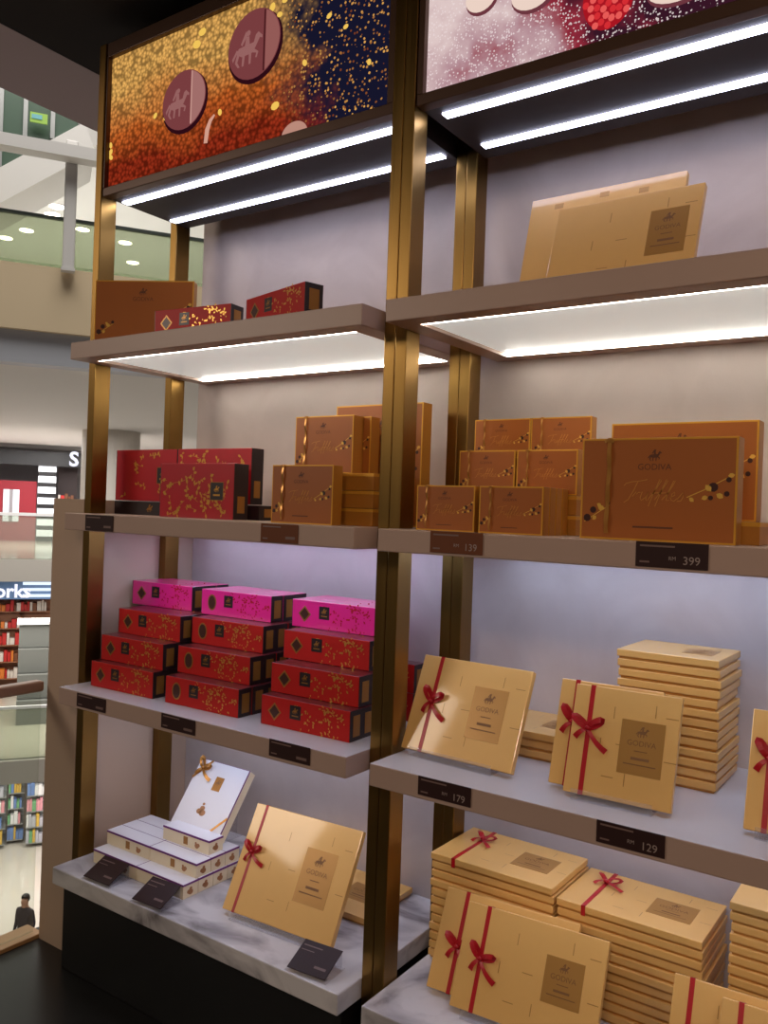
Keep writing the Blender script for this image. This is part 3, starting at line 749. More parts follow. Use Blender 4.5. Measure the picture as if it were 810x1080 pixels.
# ------------------------------------------------------------------ cream boxes on the top right shelf
for p, w, h, lean, lab, lp in (((1.343, .135, ZA), .29, .2, 20, 'pale gold box with label, front of two on the top right shelf', True),
                               ((1.24, .222, ZA), .335, .262, 15, 'larger plain gold box, rear of two on the top right shelf', False)):
    b = thing('chocolate_box', lab, 'gift box', group='pale boxes on the top right shelf')
    gold_box(b, w, h, .02, lp, None, 3, label_at=(.8, .52), label_size=(.25, .5))
    place(b, (p[0], p[1], p[2] + .003 + .02 * math.sin(R(lean))), .02, 90 - lean, -1)
    if not lp:
        bm = bmesh.new()
        for px, py in ((.2, .9), (.33, .78), (.5, .93), (.3, .5), (.75, .9), (.9, .7)): bm_poly(bm, [(w * px + q[0], h * py + q[1], .0204) for q in ((-.01, -.006), (.01, -.006), (.01, .006), (-.01, .006))])
        obj('print_marks', bm, GOLDLBL, b)
stand((1.37, .135, ZA), .22, 20, -1, 'clear stand under the labelled pale box on the top right shelf')
stand((1.27, .222, ZA), .26, 15, -1, 'clear stand under the larger pale box on the top right shelf')

# ------------------------------------------------------------------ top left shelf
b = thing('truffle_box', 'plain brown truffle box turned at an angle on the top left shelf', 'gift box', group='gold truffle boxes'); truffle_box(b, .282, .182, .03, False, False); place(b, (.03, .052, ZA), .03, 90, 29.5)
b = thing('long_red_box', 'long red box before the brown box on the top left shelf', 'gift box', group='long red boxes'); red_long_box(b, .25, .07, .05, RED); place(b, (.281, .055, ZA), .05, 90, 7)
LONGP = b
b = copy_tree(LONGP); tag(b, 'long red box turned away at the right end of the top left shelf', 'gift box', 'long red boxes'); place(b, (.588, .078, ZA), .05, 90, -15)

# ------------------------------------------------------------------ second shelf, left: flat red boxes
def flat_red(p, w, h, t, lab, seed, n, yaw=0):
    b = thing('red_gift_box', lab, 'gift box', group='flat red gift boxes'); red_gift_box(b, w, h, t, seed, n); place(b, p, t, 90, yaw); return b
flat_red((.272, .1, Z2), .27, .142, .052, 'red gift box in front, gold vines and black logo plate', 21, 30, 1)
flat_red((-.018, .18, Z2 + .04), .262, .147, .045, 'red gift box at left rear, faint vines, by the left post', 22, 8)
flat_red((.246, .18, Z2 + .04), .281, .147, .045, 'red gift box behind the front one, standing on a black box', 23, 28)
for x, w, lab in ((-.018, .262, 'black box lying under the left rear red gift box'), (.25, .31, 'black box lying under the right rear red gift box')):
    b = thing('black_gift_box', lab, 'gift box', group='black boxes under the red ones')
    obj('body', B(0, w, 0, .0385, 0, .13, bev=.0015), BLK, b)
    bm = bmesh.new(); bm_emblem(bm, w * .6, .02, .022, .1304); obj('emblem', bm, FOILD, b)
    obj('end_label', B(w + .0002, w + .0008, .008, .03, .02, .11), FOILD, b)
    place(b, (x, .178, Z2), .13, 90, 0)

# second shelf, left: truffle boxes
def tr(p, w, h, t, lab, script=True, ribbon=True, yaw=0, proto=[None]):
    b = thing('truffle_box', lab, 'gift box', group='gold truffle boxes'); truffle_box(b, w, h, t, script, ribbon); place(b, p, t, 90, yaw); return b
tr((.719, .05, Z2), .18, .134, .034, 'ribboned truffle box standing in front on the left second shelf')
for k, lab in enumerate(('lowest of three gold boxes lying beside the front truffle box', 'middle of three gold boxes lying beside the front truffle box', 'topmost of three gold boxes lying beside the front truffle box')):
    b = thing('truffle_box', lab, 'gift box', group='lying gold truffle boxes')
    obj('body', B(0, .27, 0, .0395, 0, .175, bev=.0015), TSIDE, b); obj('lid_edge', B(-.0004, .2704, .032, .0392, -.0004, .1754), TGOLD, b)
    place(b, (.69, .118, Z2 + .04 * k + .0002), .175, 90, 0)
tr((.69, .16, Z2 + .1205), .177, .138, .04, 'ribboned truffle box standing on the three lying gold boxes')
tr((.71, .202, Z2 + .1205), .177, .138, .036, 'truffle box edge showing second in the row on the lying boxes', False, False)
tr((.725, .275, Z2), .26, .297, .04, 'tallest truffle box at the back, half hidden by the brass posts', False, False)

# ------------------------------------------------------------------ second shelf, right: small truffle boxes
def row(x, y, z, t, n, labs, w=.136, h=.0925, dx=.0):
    first = None
    for k in range(n):
        if first is None: b = tr((x, y, z), w, h, t, labs[0], True, k == 0); first = b
        else:
            b = thing('truffle_box', labs[k], 'gift box', group='gold truffle boxes'); truffle_box(b, w, h, t, False, False)
        place(b, (x + dx * k, y + k * (t + .0006), z), t, 90, 0)
row(1.113, .06, Z2, .03, 2, ['small ribboned truffle box at the front left beside the brass posts', 'small truffle box right behind the front left ribboned one'])
row(1.259, .06, Z2, .0295, 4, ['small ribboned truffle box at the front right of the small boxes', 'small truffle box second in the front right row', 'small truffle box third in the front right row', 'small truffle box last in the front right row'])
for i, x in enumerate((1.139, 1.2765)):
    for k in range(2):
        b = thing('truffle_box', '%s of two gold boxes lying under the %s middle-row truffle box' % (('lower', 'upper')[k], ('left', 'right')[i]), 'gift box', group='lying gold truffle boxes')
        obj('body', B(0, .134, 0, .0395, 0, .09, bev=.0015), TSIDE, b); obj('lid_edge', B(-.0004, .1344, .032, .0392, -.0004, .0904), TGOLD, b)
        place(b, (x, .184, Z2 + .04 * k + .0002), .09, 90, 0)
row(1.1385, .186, Z2 + .0805, .033, 2, ['small ribboned truffle box, left of the middle row', 'small truffle box behind the left one of the middle row'], .1335)
row(1.276, .186, Z2 + .0805, .033, 2, ['small ribboned truffle box, right of the middle row', 'small truffle box behind the right one of the middle row'], .1335)
for i, x in enumerate((1.112, 1.2525)):
    for k in range(4):
        b = thing('truffle_box', 'gold box, %s of four lying under the %s back-row truffle box' % (nth_from_top(k, 4), ('left', 'right')[i]), 'gift box', group='lying gold truffle boxes')
        obj('body', B(0, .138, 0, .0395, 0, .09, bev=.0015), TSIDE, b); obj('lid_edge', B(-.0004, .1384, .032, .0392, -.0004, .0904), TGOLD, b)
        place(b, (x, .298, Z2 + .04 * k + .0002), .09, 90, 0)
row(1.1115, .3, Z2 + .1605, .03, 1, ['small truffle box, left of the back row against the wall'], .139)
row(1.2525, .3, Z2 + .1605, .03, 1, ['small truffle box, right of the back row against the wall'], .139)
tr((1.473, .05, Z2), .268, .18, .042, 'large ribboned truffles box standing in front on the right second shelf')
b = thing('truffle_box', 'gold box lying flat behind the large truffles box', 'gift box', group='lying gold truffle boxes')
obj('body', B(0, .29, 0, .0395, 0, .18, bev=.0015), TSIDE, b); obj('lid_edge', B(-.0004, .2904, .032, .0392, -.0004, .1804), TGOLD, b)
place(b, (1.475, .115, Z2), .18, 90, 0)
b = tr((1.472, .2, Z2 + .04), .27, .183, .042, 'large truffle box behind, standing on the lying gold box', False, False)

# ------------------------------------------------------------------ third shelf, left: long red boxes
hb = .0705
cols = {'left': (.254, False, [(.046, .07), (.047, .1), (.05, .154), (-.012, .25)]),
        'middle': (.258, True, [(.349, .075), (.336, .125), (.322, .184), (.292, .244)]),
        'right': (.262, False, [(.678, .084), (.672, .122), (.649, .19), (.618, .254)])}
protos = {}
lay = ['lowest', 'second', 'third', 'topmost']
for cn, (w, oval, L) in cols.items():
    for k, (x, y) in enumerate(L):
        mtl = MAG if k == 3 else RED
        rows = 3
        for r_ in range(rows):
            key = (w, oval, mtl.name)
            where = 'front' if r_ == 0 else ('second row' if r_ == 1 else 'third row')
            lab = 'long %s box, %s layer of the %s stack, %s' % ('magenta' if k == 3 else 'red', lay[k], cn, where)
            if key not in protos:
                b = thing('long_red_box' if k < 3 else 'long_magenta_box', lab, 'gift box', group='long boxes on the third shelf'); red_long_box(b, w, hb - .0006, .048, mtl, oval); protos[key] = b
            else:
                b = copy_tree(protos[key]); tag(b, lab, 'gift box', 'long boxes on the third shelf')
            place(b, (x + random.uniform(-.002, .002) * (r_ > 0), y + r_ * .0492, Z3 + hb * k + .0002), .048, 90, 1.2 if r_ == 0 else .6)
for k, y in ((0, .34), (1, .342)):
    b = copy_tree(protos[(.262, False, 'red_paper')]); tag(b, 'long red box seen past the brass post, %s layer at the back' % lay[k], 'gift box', 'long boxes on the third shelf')
    place(b, (.682, y, Z3 + hb * k + .0002), .048, 90, 0)

# ------------------------------------------------------------------ white boxes on the marble
wp = None
ww, wh, wt = .1835, .0385, .0525
def wbox(x, y, k, lab, yaw=0):
    global wp
    if wp is None:
        b = thing('white_chocolate_box', lab, 'gift box', group='white boxes with purple trim'); white_box(b, ww, wh, wt); wp = b
    else:
        b = copy_tree(wp); tag(b, lab, 'gift box', 'white boxes with purple trim')
    place(b, (x, y, Z4 + k * wh + .0002), wt, 90, yaw)
for r_, rn in enumerate(('front', 'second', 'third', 'rear')):
    for c in range(2): wbox(.06 + c * (ww + .001), .088 + r_ * (wt + .0005), 0, 'white box in the bottom layer, %s row, %s end' % (rn, ('left', 'right')[c]))
for r_, rn in enumerate(('front', 'second', 'third')):
    for c in range(2): wbox(.057 + c * (ww + .001), .134 + r_ * (wt + .0005), 1, 'white box in the upper layer, %s row, %s end' % (rn, ('left', 'right')[c]))
wbox(.226, .192, 2, 'white box lying alone on top of the white pile')
# tilted one on its stand
b = thing('white_chocolate_box', 'white box with gold bow tilted up on a clear stand', 'gift box', group='white boxes with purple trim')
w, h, t = .194, .2, .03
obj('body', B(.0006, w - .0006, .0006, h - .0006, 0, t - .004, bev=.001), IVORY, b)
obj('purple_trim', B(0, w, 0, h, t - .004, t - .0006), PURPLE, b); obj('lid', B(.0012, w - .0012, .0012, h - .0012, t - .0006, t), WHITE, b)
lp = obj('label_panel', B(w * .46, w * .62, h * .6, h * .8, t, t + .0005), FOILD, b)
bm = bmesh.new(); bm_emblem(bm, w * .54, h * .72, .016, t + .0008); obj('emblem', bm, INK, lp)
bm = bmesh.new()
for cx, cy, rr in ((.5, .27, .012), (.43, .28, .01), (.47, .33, .009), (.46, .39, .005)): bm_plate(bm, disc_pts(w * cx, h * cy, rr, rr * .75, 12), t, t + .0004)
obj('chocolate_print', bm, mat('printed_praline', (176, 122, 76), .5), b)
bm = bmesh.new()
bm_strip(bm, [(0, h * .7), (w * .12, h * .84), (w * .26, h)], .007, t + .0012); bm_strip(bm, [(w * .74, 0), (w * .86, h * .14), (w, h * .3)], .007, t + .0012)
rb = obj('ribbon', bm, TRIB, b, label='thin gold ribbon across two corners'); link('bow', bow_mesh(TRIB, 1.0, 31), rb, (w * .14, h * .86, t + .0014))
place(b, (.2, .238, .583), t, 90 - 36, 0)
t = thing('acrylic_stand', 'clear stand behind the tilted white box', 'display stand', (.2, .25, Z4 + 2 * wh + .0005), group='clear acrylic stands')
obj('foot', B(.01, .18, .0, .1, 0, .0022), ACR, t); obj('back_plate', B(.01, .18, 0, .14, 0, .0022), ACR, t, (0, .027, .0015), (R(54), 0, 0)); obj('rear_leg', B(.03, .16, .0965, .0985, .002, .085), ACR, t)

# ------------------------------------------------------------------ railing at the open side of the shop
t = thing('glass_railing', 'glass railing with brown handrail at the atrium edge beside the low wall', 'railing', (-.205, -1.2, FL + .012))
o = (.205, 1.2, -FL - .012)
obj('glass_panel', B(-.211, -.199, -3.2, .08, FL + .0125, .925), RAILG, t, o)
obj('handrail', B(-.225, -.185, -3.2, .0815, .926, .958, bev=.008, seg=3), RAILM, t, o, label='brown handrail')

# ------------------------------------------------------------------ the mall beyond (frame: a along the far facade, b away, z up)
def ray(px, py): return CR * ((px - 405) / FPX) + CU * ((540 - py) / FPX) + CF
_p0 = ray(0, 524.1); _p1 = ray(100, 527.65) * 1.04
EA = Vector((_p1.x - _p0.x, _p1.y - _p0.y, 0)).normalized(); EB = Vector((-EA.y, EA.x, 0))
if EB.dot(_p0) < 0: EB = -EB
ANG = math.atan2(EA.y, EA.x)
def ab(px, py, b):
    d = ray(px, py); t = b / d.dot(EB); return (t * d.dot(EA), b, CAM.z + t * d.z)
def atz(px, py, z):
    d = ray(px, py); t = (z - CAM.z) / d.z; return (t * d.dot(EA), t * d.dot(EB), z)
def wpt(a, b, z): return CAM + EA * a + EB * b + Vector((0, 0, z - CAM.z))
ORI = Vector((CAM.x, CAM.y, 0))
FLIP = EA.cross(EB).z < 0
def mobj(name, bm, m, parent=None, label=None, smooth=False):
    """mesh given in (a,b,z), turned into the mall frame"""
    o = obj(name, bm, m, parent, (0, 0, 0), (0, 0, 0), label, smooth)
    M = Matrix(((EA.x, EB.x, 0, ORI.x), (EA.y, EB.y, 0, ORI.y), (0, 0, 1, 0), (0, 0, 0, 1)))
    if FLIP:
        o.data.transform(M); o.data.flip_normals()
        if parent is not None: o.location = -parent.location
    else:
        o.rotation_euler = (0, 0, ANG); o.location = ORI if parent is None else ORI - parent.location
    return o
def mstruct(name, bm, m):
    o = mobj(name, bm, m); o['kind'] = 'structure'; return o
def mthing(name, label, cat, a, b, z, group=None):
    return thing(name, label, cat, wpt(a, b, z), (0, 0, 0), group)

CREAM = mat('cream_fascia', (240, 218, 182), .7); PALEB = mat('pale_fascia', (200, 204, 214), .5); MWHITE = mat('mall_white', (228, 226, 224), .7)
MFLOOR = mat('mall_floor', (206, 198, 188), .12); COLM = mat('column_white', (216, 208, 198), .5); SIGNB = mat('sign_black', (20, 18, 22), .4)
BW = mat('stripe_white', (236, 240, 246), .5); REDW = mat('red_wall', (150, 26, 42), .6); GREYW = mat('grey_back', (150, 146, 150), .7); STEEL = mat('steel', (170, 172, 172), .35, metal=.6)
ESC = mat('escalator_glass', (84, 106, 92), .25); ESCD = mat('escalator_dark', (58, 66, 62), .5)
# upper floor edge
zt = ab(50, 283, 12)[2]; zm = ab(50, 351, 12)[2]; zu = ab(50, 385, 12)[2]
a0, a1 = -9, 14
mstruct('trim_3', B(a0, a1, 11.9, 12.4, zm, zt), CREAM)
mstruct('trim_4', B(a0, a1, 12.0, 12.3, zu, zm), PALEB)
mstruct('ceiling_mall', B(a0, a1, 12.3, 34, zu, zu + .3), MWHITE)
t = mthing('balustrade', 'green glass balustrade along the upper mall floor', 'railing', 0, 12, zt)
zg = ab(50, 229, 12)[2]
mobj('glass_panel', B(a0, a1, 12.05, 12.07, zt, zg), GGLASS, t); mobj('top_rail', B(a0, a1, 12.03, 12.09, zg, zg + .04), ESCD, t)
for k in range(7): mobj('post', B(-6 + k * 3.1, -5.95 + k * 3.1, 12.07, 12.12, zt, zg), STEEL, t)
# ceiling above the upper floor, and its back wall
zc = ab(50, 222, 19.6)[2]
mstruct('ceiling_upper', B(a0, 16, 15.6, 34, zc, zc + .3), MWHITE)
mstruct('wall_upper', B(a0, 16, 24, 24.3, zu + .3, zc), mat('upper_wall', (176, 196, 172), .7))
dl = emis('downlight_glow', (255, 244, 220), 16)
LP = None
names_dl = ['leftmost', 'second from the left', 'third from the left', 'middle', 'fourth from the right', 'third from the right', 'second from the right', 'rightmost']
for i, (px, py) in enumerate(((12, 221), (6, 251), (28, 243), (55, 226), (60, 218), (87, 242), (132, 256), (140, 277))):
    # lamps seen in the upper ceiling above the glass edge
    a, b, z = atz(px, py, zc - .012)
    d = thing('downlight', '%s of the round downlights in the far upper ceiling' % names_dl[i], 'ceiling light', wpt(a, b, zc), group='downlights in the upper ceiling')
    bm = bmesh.new(); bm_plate(bm, disc_pts(0, 0, .19, n=18), -.012, 0); obj('trim_ring', bm, MWHITE, d)
    bm = bmesh.new(); bm_plate(bm, disc_pts(0, 0, .15, n=18), -.02, -.0125); obj('lamp', bm, dl, d, label='glowing lamp face')
# hanger column and beam
t = mthing('hanging_post', 'slim white post standing in front of the upper glass', 'post', 0, 11.8, zt)
p0 = ab(72, 275, 11.8); p1 = ab(80, 150, 11.8)
mobj('shaft', B(p0[0] - .075, p0[0] + .075, 11.74, 11.86, zt - .05, p1[2], bev=.02), MWHITE, t); mobj('foot_plate', B(p0[0] - .085, p0[0] + .085, 11.73, 11.87, zt - .06, zt - .02), MWHITE, t)
q0 = ab(-60, 139, 11.6); q1 = ab(104, 164, 11.6)
mstruct('trim_5', B(q0[0], q1[0], 11.5, 11.73, ab(40, 162, 11.6)[2], ab(40, 149, 11.6)[2]), MWHITE)
# escalator rising to the right
t = mthing('escalator', 'escalator with green glass sides rising behind the white beam', 'escalator', 0, 13.5, zc)
def sl(px, py, b): return ab(px, py, b)
def mprism(pts, b0, b1):
    bm = bmesh.new(); A = [bm.verts.new((p[0], b0, p[2])) for p in pts]; Bv = [bm.verts.new((p[0], b1, p[2])) for p in pts]; n = len(pts)
    bm.faces.new(A); bm.faces.new(Bv[::-1])
    for i in range(n): bm.faces.new((A[i], Bv[i], Bv[(i + 1) % n], A[(i + 1) % n]))
    bmesh.ops.recalc_face_normals(bm, faces=bm.faces); return bm
bE = 13.4
lo0, lo1 = sl(-40, 198, bE), sl(90, 128, bE)
hi0, hi1 = sl(-40, 110, bE), sl(90, 30, bE)
mobj('truss', mprism([sl(-40, 236, bE), sl(100, 160, bE), lo1, lo0], bE, bE + 1.3), MWHITE, t, label='white underside of the escalator')
mobj('glass_side', mprism([lo0, lo1, hi1, hi0], bE + .05, bE + .08), ESC, t); mobj('handrail', mprism([hi0, hi1, sl(90, 24, bE), sl(-40, 104, bE)], bE + .0, bE + .12), ESCD, t)
for k, px in enumerate((0, 26, 55, 84)):
    x = sl(px, 150, bE)[0]; f = (px + 40) / 130
    zb_ = lo0[2] + (lo1[2] - lo0[2]) * f; z_t = hi0[2] + (hi1[2] - hi0[2]) * f
    mobj('glass_post', B(x - .03, x + .03, bE, bE + .05, zb_, z_t), STEEL, t)
ad = mthing('poster', 'small bright poster behind the escalator glass', 'poster', 0, 13.3, zc)
qa, qb = ab(32, 118, 13.3), ab(50, 132, 13.3)
bm = bmesh.new(); bm_box(bm, qa[0], qb[0], 13.28, 13.3, qb[2], qa[2]); mobj('panel', bm, mat('poster_green', (150, 190, 80), .5, emit=(150, 190, 80), es=.15), ad)
bm = bmesh.new(); bm_plate(bm, disc_pts(0, 0, .06, n=10), 0, .01); bm.free()
bm = bmesh.new(); bm_box(bm, qa[0] + .02, qa[0] + .16, 13.27, 13.28, qb[2] + .05, qa[2] - .03); mobj('print', bm, mat('poster_blue', (120, 190, 200), .5), ad)

# our own floor across the atrium
zf = ab(25, 590, 21)[2]; zr = ab(25, 544, 21)[2]; zs = ab(25, 613, 21)[2]
mstruct('floor_across', B(a0, 18, 21, 40, zf - .3, zf), MFLOOR)
mstruct('trim_6', B(a0, 18, 20.9, 21.2, zs, zf), mat('grey_fascia', (178, 172, 162), .7))
t = mthing('balustrade', 'glass balustrade with white rail across the atrium at shop level', 'railing', 0, 21, zf)
mobj('glass_panel', B(a0, 18, 21.0, 21.02, zf, zr), clear('green_glass_pale', (228, 232, 222), .16, .1), t); mobj('top_rail', B(a0, 18, 20.97, 21.05, zr, zr + .07), MWHITE, t)
for k in range(9): mobj('post', B(-8 + 2.2 * k, -7.92 + 2.2 * k, 21.03, 21.1, zf, zr), STEEL, t)
ca = ab(117, 480, 22.5)
rad = 28 / FPX * 22.5
bm = bmesh.new(); bmesh.ops.create_cone(bm, segments=40, radius1=rad, radius2=rad, depth=zu - zf, cap_ends=True, matrix=Matrix.Translation((ca[0], 22.5, (zu + zf) / 2)))
t = mthing('column', 'round white column seen between the left brass posts', 'column', ca[0], 22.5, zf); mobj('shaft', bm, COLM, t)
bm = bmesh.new(); zz = ab(117, 447, 22.5)[2]
bmesh.ops.create_cone(bm, segments=40, radius1=rad * 1.06, radius2=rad * 1.06, depth=.06, cap_ends=True, matrix=Matrix.Translation((ca[0], 22.5, zz)))
mobj('collar', bm, mat('collar_grey', (150, 140, 132), .5), t)
# facing shop with black fascia
bF = 30
zb0 = ab(40, 491, bF)[2]; zb1 = ab(40, 476, bF)[2]
aS = ab(120, 500, bF)[0]
mstruct('wall_shopfront', B(a0, 24, bF + 2.5, bF + 2.8, zf, zu), GREYW)
t = mthing('shop_sign', 'black shop fascia with white letter S across the atrium', 'sign', 0, bF, zb0)
mobj('board', B(a0, aS, bF - .1, bF + .3, zb0, zb1), SIGNB, t)
sa = ab(78, 485, bF - .12)
so = link('lettering', text_mesh('S', .66, emis('sign_white', (240, 240, 255), 1.2), bold=.02), t); so.location = wpt(sa[0], bF - .13, sa[2]) - t.location; so.rotation_euler = (R(90), 0, math.atan2(EA.y, EA.x))
t = mthing('pilaster', 'black and white striped pilaster of the shop across the atrium', 'pilaster', 0, bF, zf)
l, r_ = ab(39, 540, bF)[0], ab(58, 540, bF)[0]
mobj('core', B(l + .02, r_ - .02, bF + .03, bF + .6, zf, zb0), SIGNB, t)
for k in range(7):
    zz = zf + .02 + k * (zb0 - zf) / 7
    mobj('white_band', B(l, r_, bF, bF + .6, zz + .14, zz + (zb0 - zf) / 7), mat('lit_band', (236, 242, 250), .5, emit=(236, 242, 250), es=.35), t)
t = mthing('shop_window', 'red panelled shop front with pale window across the atrium', 'shop front', 0, bF, zf)
l2, r2 = ab(-60, 540, bF)[0], ab(38, 540, bF)[0]
mobj('panel', B(l2, r2, bF + .2, bF + .4, zf, ab(20, 507, bF)[2]), REDW, t); wl, wr = ab(3, 530, bF)[0], ab(20, 530, bF)[0]
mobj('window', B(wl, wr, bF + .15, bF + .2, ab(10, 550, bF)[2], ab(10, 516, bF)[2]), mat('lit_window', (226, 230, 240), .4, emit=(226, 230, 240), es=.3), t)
mobj('mullion', B((wl + wr) / 2 - .05, (wl + wr) / 2 + .05, bF + .1, bF + .15, ab(10, 550, bF)[2], ab(10, 516, bF)[2]), GREYW, t)
t = mthing('display_rack', 'rack of red and orange goods right of the striped pilaster', 'rack', 0, bF, zf)
rl, rr_ = ab(61, 520, bF)[0], ab(82, 520, bF)[0]
mobj('back_board', B(rl, rr_, bF + .8, bF + .9, zf, zb0), mat('dark_back', (60, 46, 46), .6), t)
for k in range(4):
    z_ = zf + .25 + k * .36
    mobj('shelf', B(rl, rr_, bF + .35, bF + .8, z_ - .03, z_), GREYW, t)
    bm = bmesh.new(); rnd = random.Random(k); x = rl + .02
    while x < rr_ - .1:
        w_ = rnd.uniform(.05, .12); bm_box(bm, x, x + w_, bF + .38, bF + .6, z_, z_ + rnd.uniform(.14, .28), mi=rnd.randrange(4)); x += w_ + .015
    g = mobj('goods', bm, [mat('goods_red', (200, 40, 36), .5), mat('goods_orange', (230, 130, 50), .5), mat('goods_white', (230, 220, 210), .5), mat('goods_brown', (120, 70, 40), .5)], t); g['kind'] = 'stuff'

# the level below
bL = 26; zl = -4.2
mstruct('floor_below', B(a0, 18, 20, 40, zl - .5, zl), MFLOOR)
mstruct('trim_7', B(a0, 18, 19.9, 20.1, zl - .5, zl), mat('grey_fascia', (178, 172, 162), .7))
t = mthing('balustrade', 'glass balustrade of the level below, seen under the handrail', 'railing', 0, 20, zl)
mobj('glass_panel', B(a0, 18, 20.02, 20.04, zl, zl + 1.1), MATS['green_glass_pale'], t); mobj('top_rail', B(a0, 18, 20, 20.06, zl + 1.1, zl + 1.16), MWHITE, t)
for k in range(9): mobj('post', B(-8.2 + 2.2 * k, -8.12 + 2.2 * k, 20.05, 20.1, zl, zl + 1.1), STEEL, t)
mstruct('wall_below', B(a0, 18, 33, 33.3, zl, zs), GREYW)
t = mthing('storefront', 'lower shop with works sign and blue striped fascia', 'shop front', 0, bL, zl)
f0, f1 = ab(25, 632, bL)[2], ab(25, 613, bL)[2]
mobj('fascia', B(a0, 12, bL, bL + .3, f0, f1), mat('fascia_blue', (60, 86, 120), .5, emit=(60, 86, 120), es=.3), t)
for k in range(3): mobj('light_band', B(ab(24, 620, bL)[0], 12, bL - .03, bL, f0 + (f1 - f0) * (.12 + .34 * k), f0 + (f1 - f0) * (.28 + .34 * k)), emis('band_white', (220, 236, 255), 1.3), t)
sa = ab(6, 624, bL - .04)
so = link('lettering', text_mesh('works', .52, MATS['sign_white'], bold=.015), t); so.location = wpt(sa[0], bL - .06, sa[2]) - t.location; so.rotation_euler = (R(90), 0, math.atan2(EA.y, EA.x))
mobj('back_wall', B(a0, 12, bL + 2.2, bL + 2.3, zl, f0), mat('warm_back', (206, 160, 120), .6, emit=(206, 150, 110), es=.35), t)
for k in range(3):
    x = ab(-40 + 30 * k, 640, bL)[0]
    r_ = mthing('goods_shelf', 'shelving of small orange goods inside the lower shop, %s' % ('leftmost', 'middle, below the works sign', 'beside the low wall')[k], 'shelving', x, bL + 1.5, zl)
    wdt = .85
    mobj('frame', B(x, x + wdt, bL + 1.9, bL + 1.95, zl, f0 - .1), mat('shelf_brown', (150, 100, 70), .5), r_)
    for j in range(6):
        z_ = zl + .3 + j * .5
        mobj('board', B(x, x + wdt, bL + 1.5, bL + 1.9, z_ - .03, z_), MATS['shelf_brown'], r_)
        bm = bmesh.new(); rnd = random.Random(20 * k + j); q = x + .02
        while q < x + wdt - .12:
            w_ = rnd.uniform(.05, .13); bm_box(bm, q, q + w_, bL + 1.55, bL + 1.8, z_, z_ + rnd.uniform(.16, .36), mi=rnd.randrange(5)); q += w_ + .015
        g = mobj('goods', bm, [MATS['goods_red'], MATS['goods_orange'], MATS['goods_white'], MATS['goods_brown'], MATS['goods_white']], r_); g['kind'] = 'stuff'
t = mthing('counter', 'grey stepped counter in front of the lower shop', 'counter', 0, 23.5, zl)
cl, cr_ = ab(20, 670, 23.5)[0], ab(60, 670, 23.5)[0]
zt_ = ab(35, 658, 23.5)[2]
for k in range(4): mobj('step', B(cl, cr_, 23.0 + .2 * k, 24.2, zl + (zt_ - zl) * k / 4, zl + (zt_ - zl) * (k + 1) / 4 - .02), mat('counter_grey', (104, 106, 102), .5), t)
mobj('top', B(cl - .05, cr_ + .05, 23.5, 24.25, zt_ - .02, zt_ + .05), MWHITE, t)
# the lowest level, with stalls and a passer-by
zq = -9.0
mstruct('floor_lowest', B(a0, 18, 2, 42, zq - .3, zq), MFLOOR)
mstruct('wall_lowest', B(a0, 18, 41, 41.3, zq, zl - .5), GREYW)
for i, (px, py) in enumerate(((39, 891), (32, 902.5), (10.6, 917.6), (23, 928), (34.5, 937.7), (3, 946))):
    a, b, z = atz(px, py, zq); d = ray(px, py); kk = (zl - .51 - zq) / -d.z
    A, Bb = a + d.dot(EA) * kk, b + d.dot(EB) * kk
    dd = thing('downlight', '%s downlight mirrored in the lowest mall floor' % ('topmost', 'second highest', 'third highest', 'fourth highest', 'fifth highest', 'lowest')[i], 'ceiling light', wpt(A, Bb, zl - .5), group='downlights over the lowest floor')
    bm = bmesh.new(); bm_plate(bm, disc_pts(0, 0, .13, n=16), -.01, 0); obj('trim_ring', bm, MWHITE, dd)
    bm = bmesh.new(); bm_plate(bm, disc_pts(0, 0, .1, n=16), -.018, -.0105); obj('lamp', bm, emis('downlight_glow_low', (255, 250, 240), 22), dd, label='glowing lamp face')
cols_g = [mat('pack_pink', (232, 160, 170), .5), mat('pack_blue', (110, 140, 196), .5), mat('pack_white', (236, 236, 236), .5), mat('pack_green', (120, 180, 130), .5), mat('pack_yellow', (220, 180, 80), .5), mat('pack_violet', (190, 190, 200), .5)]
for k, (pa, pb_, b) in enumerate(((-14, 7, 27.5), (9, 26, 27.8), (29, 50, 27.4))):
    x0_, x1_ = ab(pa, 820, b)[0], ab(pb_, 820, b)[0]
    t = mthing('stall_rack', '%s rack of colourful packets on the lowest floor' % ('leftmost', 'middle', 'rightmost')[k], 'rack', (x0_ + x1_) / 2, b, zq, 'stall racks on the lowest floor')
    mobj('frame', B(x0_, x1_, b + .9, b + .95, zq, zq + 2.75), STEEL, t)
    for j in range(6):
        z_ = zq + .15 + j * .44
        mobj('shelf', B(x0_, x1_, b + .1 * j, b + .9, z_ - .03, z_), STEEL, t)
        bm = bmesh.new(); rnd = random.Random(50 + 9 * k + j); q = x0_ + .01
        c = rnd.randrange(6)
        while q < x1_ - .1:
            w_ = rnd.uniform(.05, .12); bm_box(bm, q, q + w_, b + .1 * j + .02, b + .1 * j + .3, z_, z_ + rnd.uniform(.2, .36), mi=rnd.randrange(6) if rnd.random() < .5 else c); q += w_ + .01
        g = mobj('packets', bm, cols_g, t); g['kind'] = 'stuff'

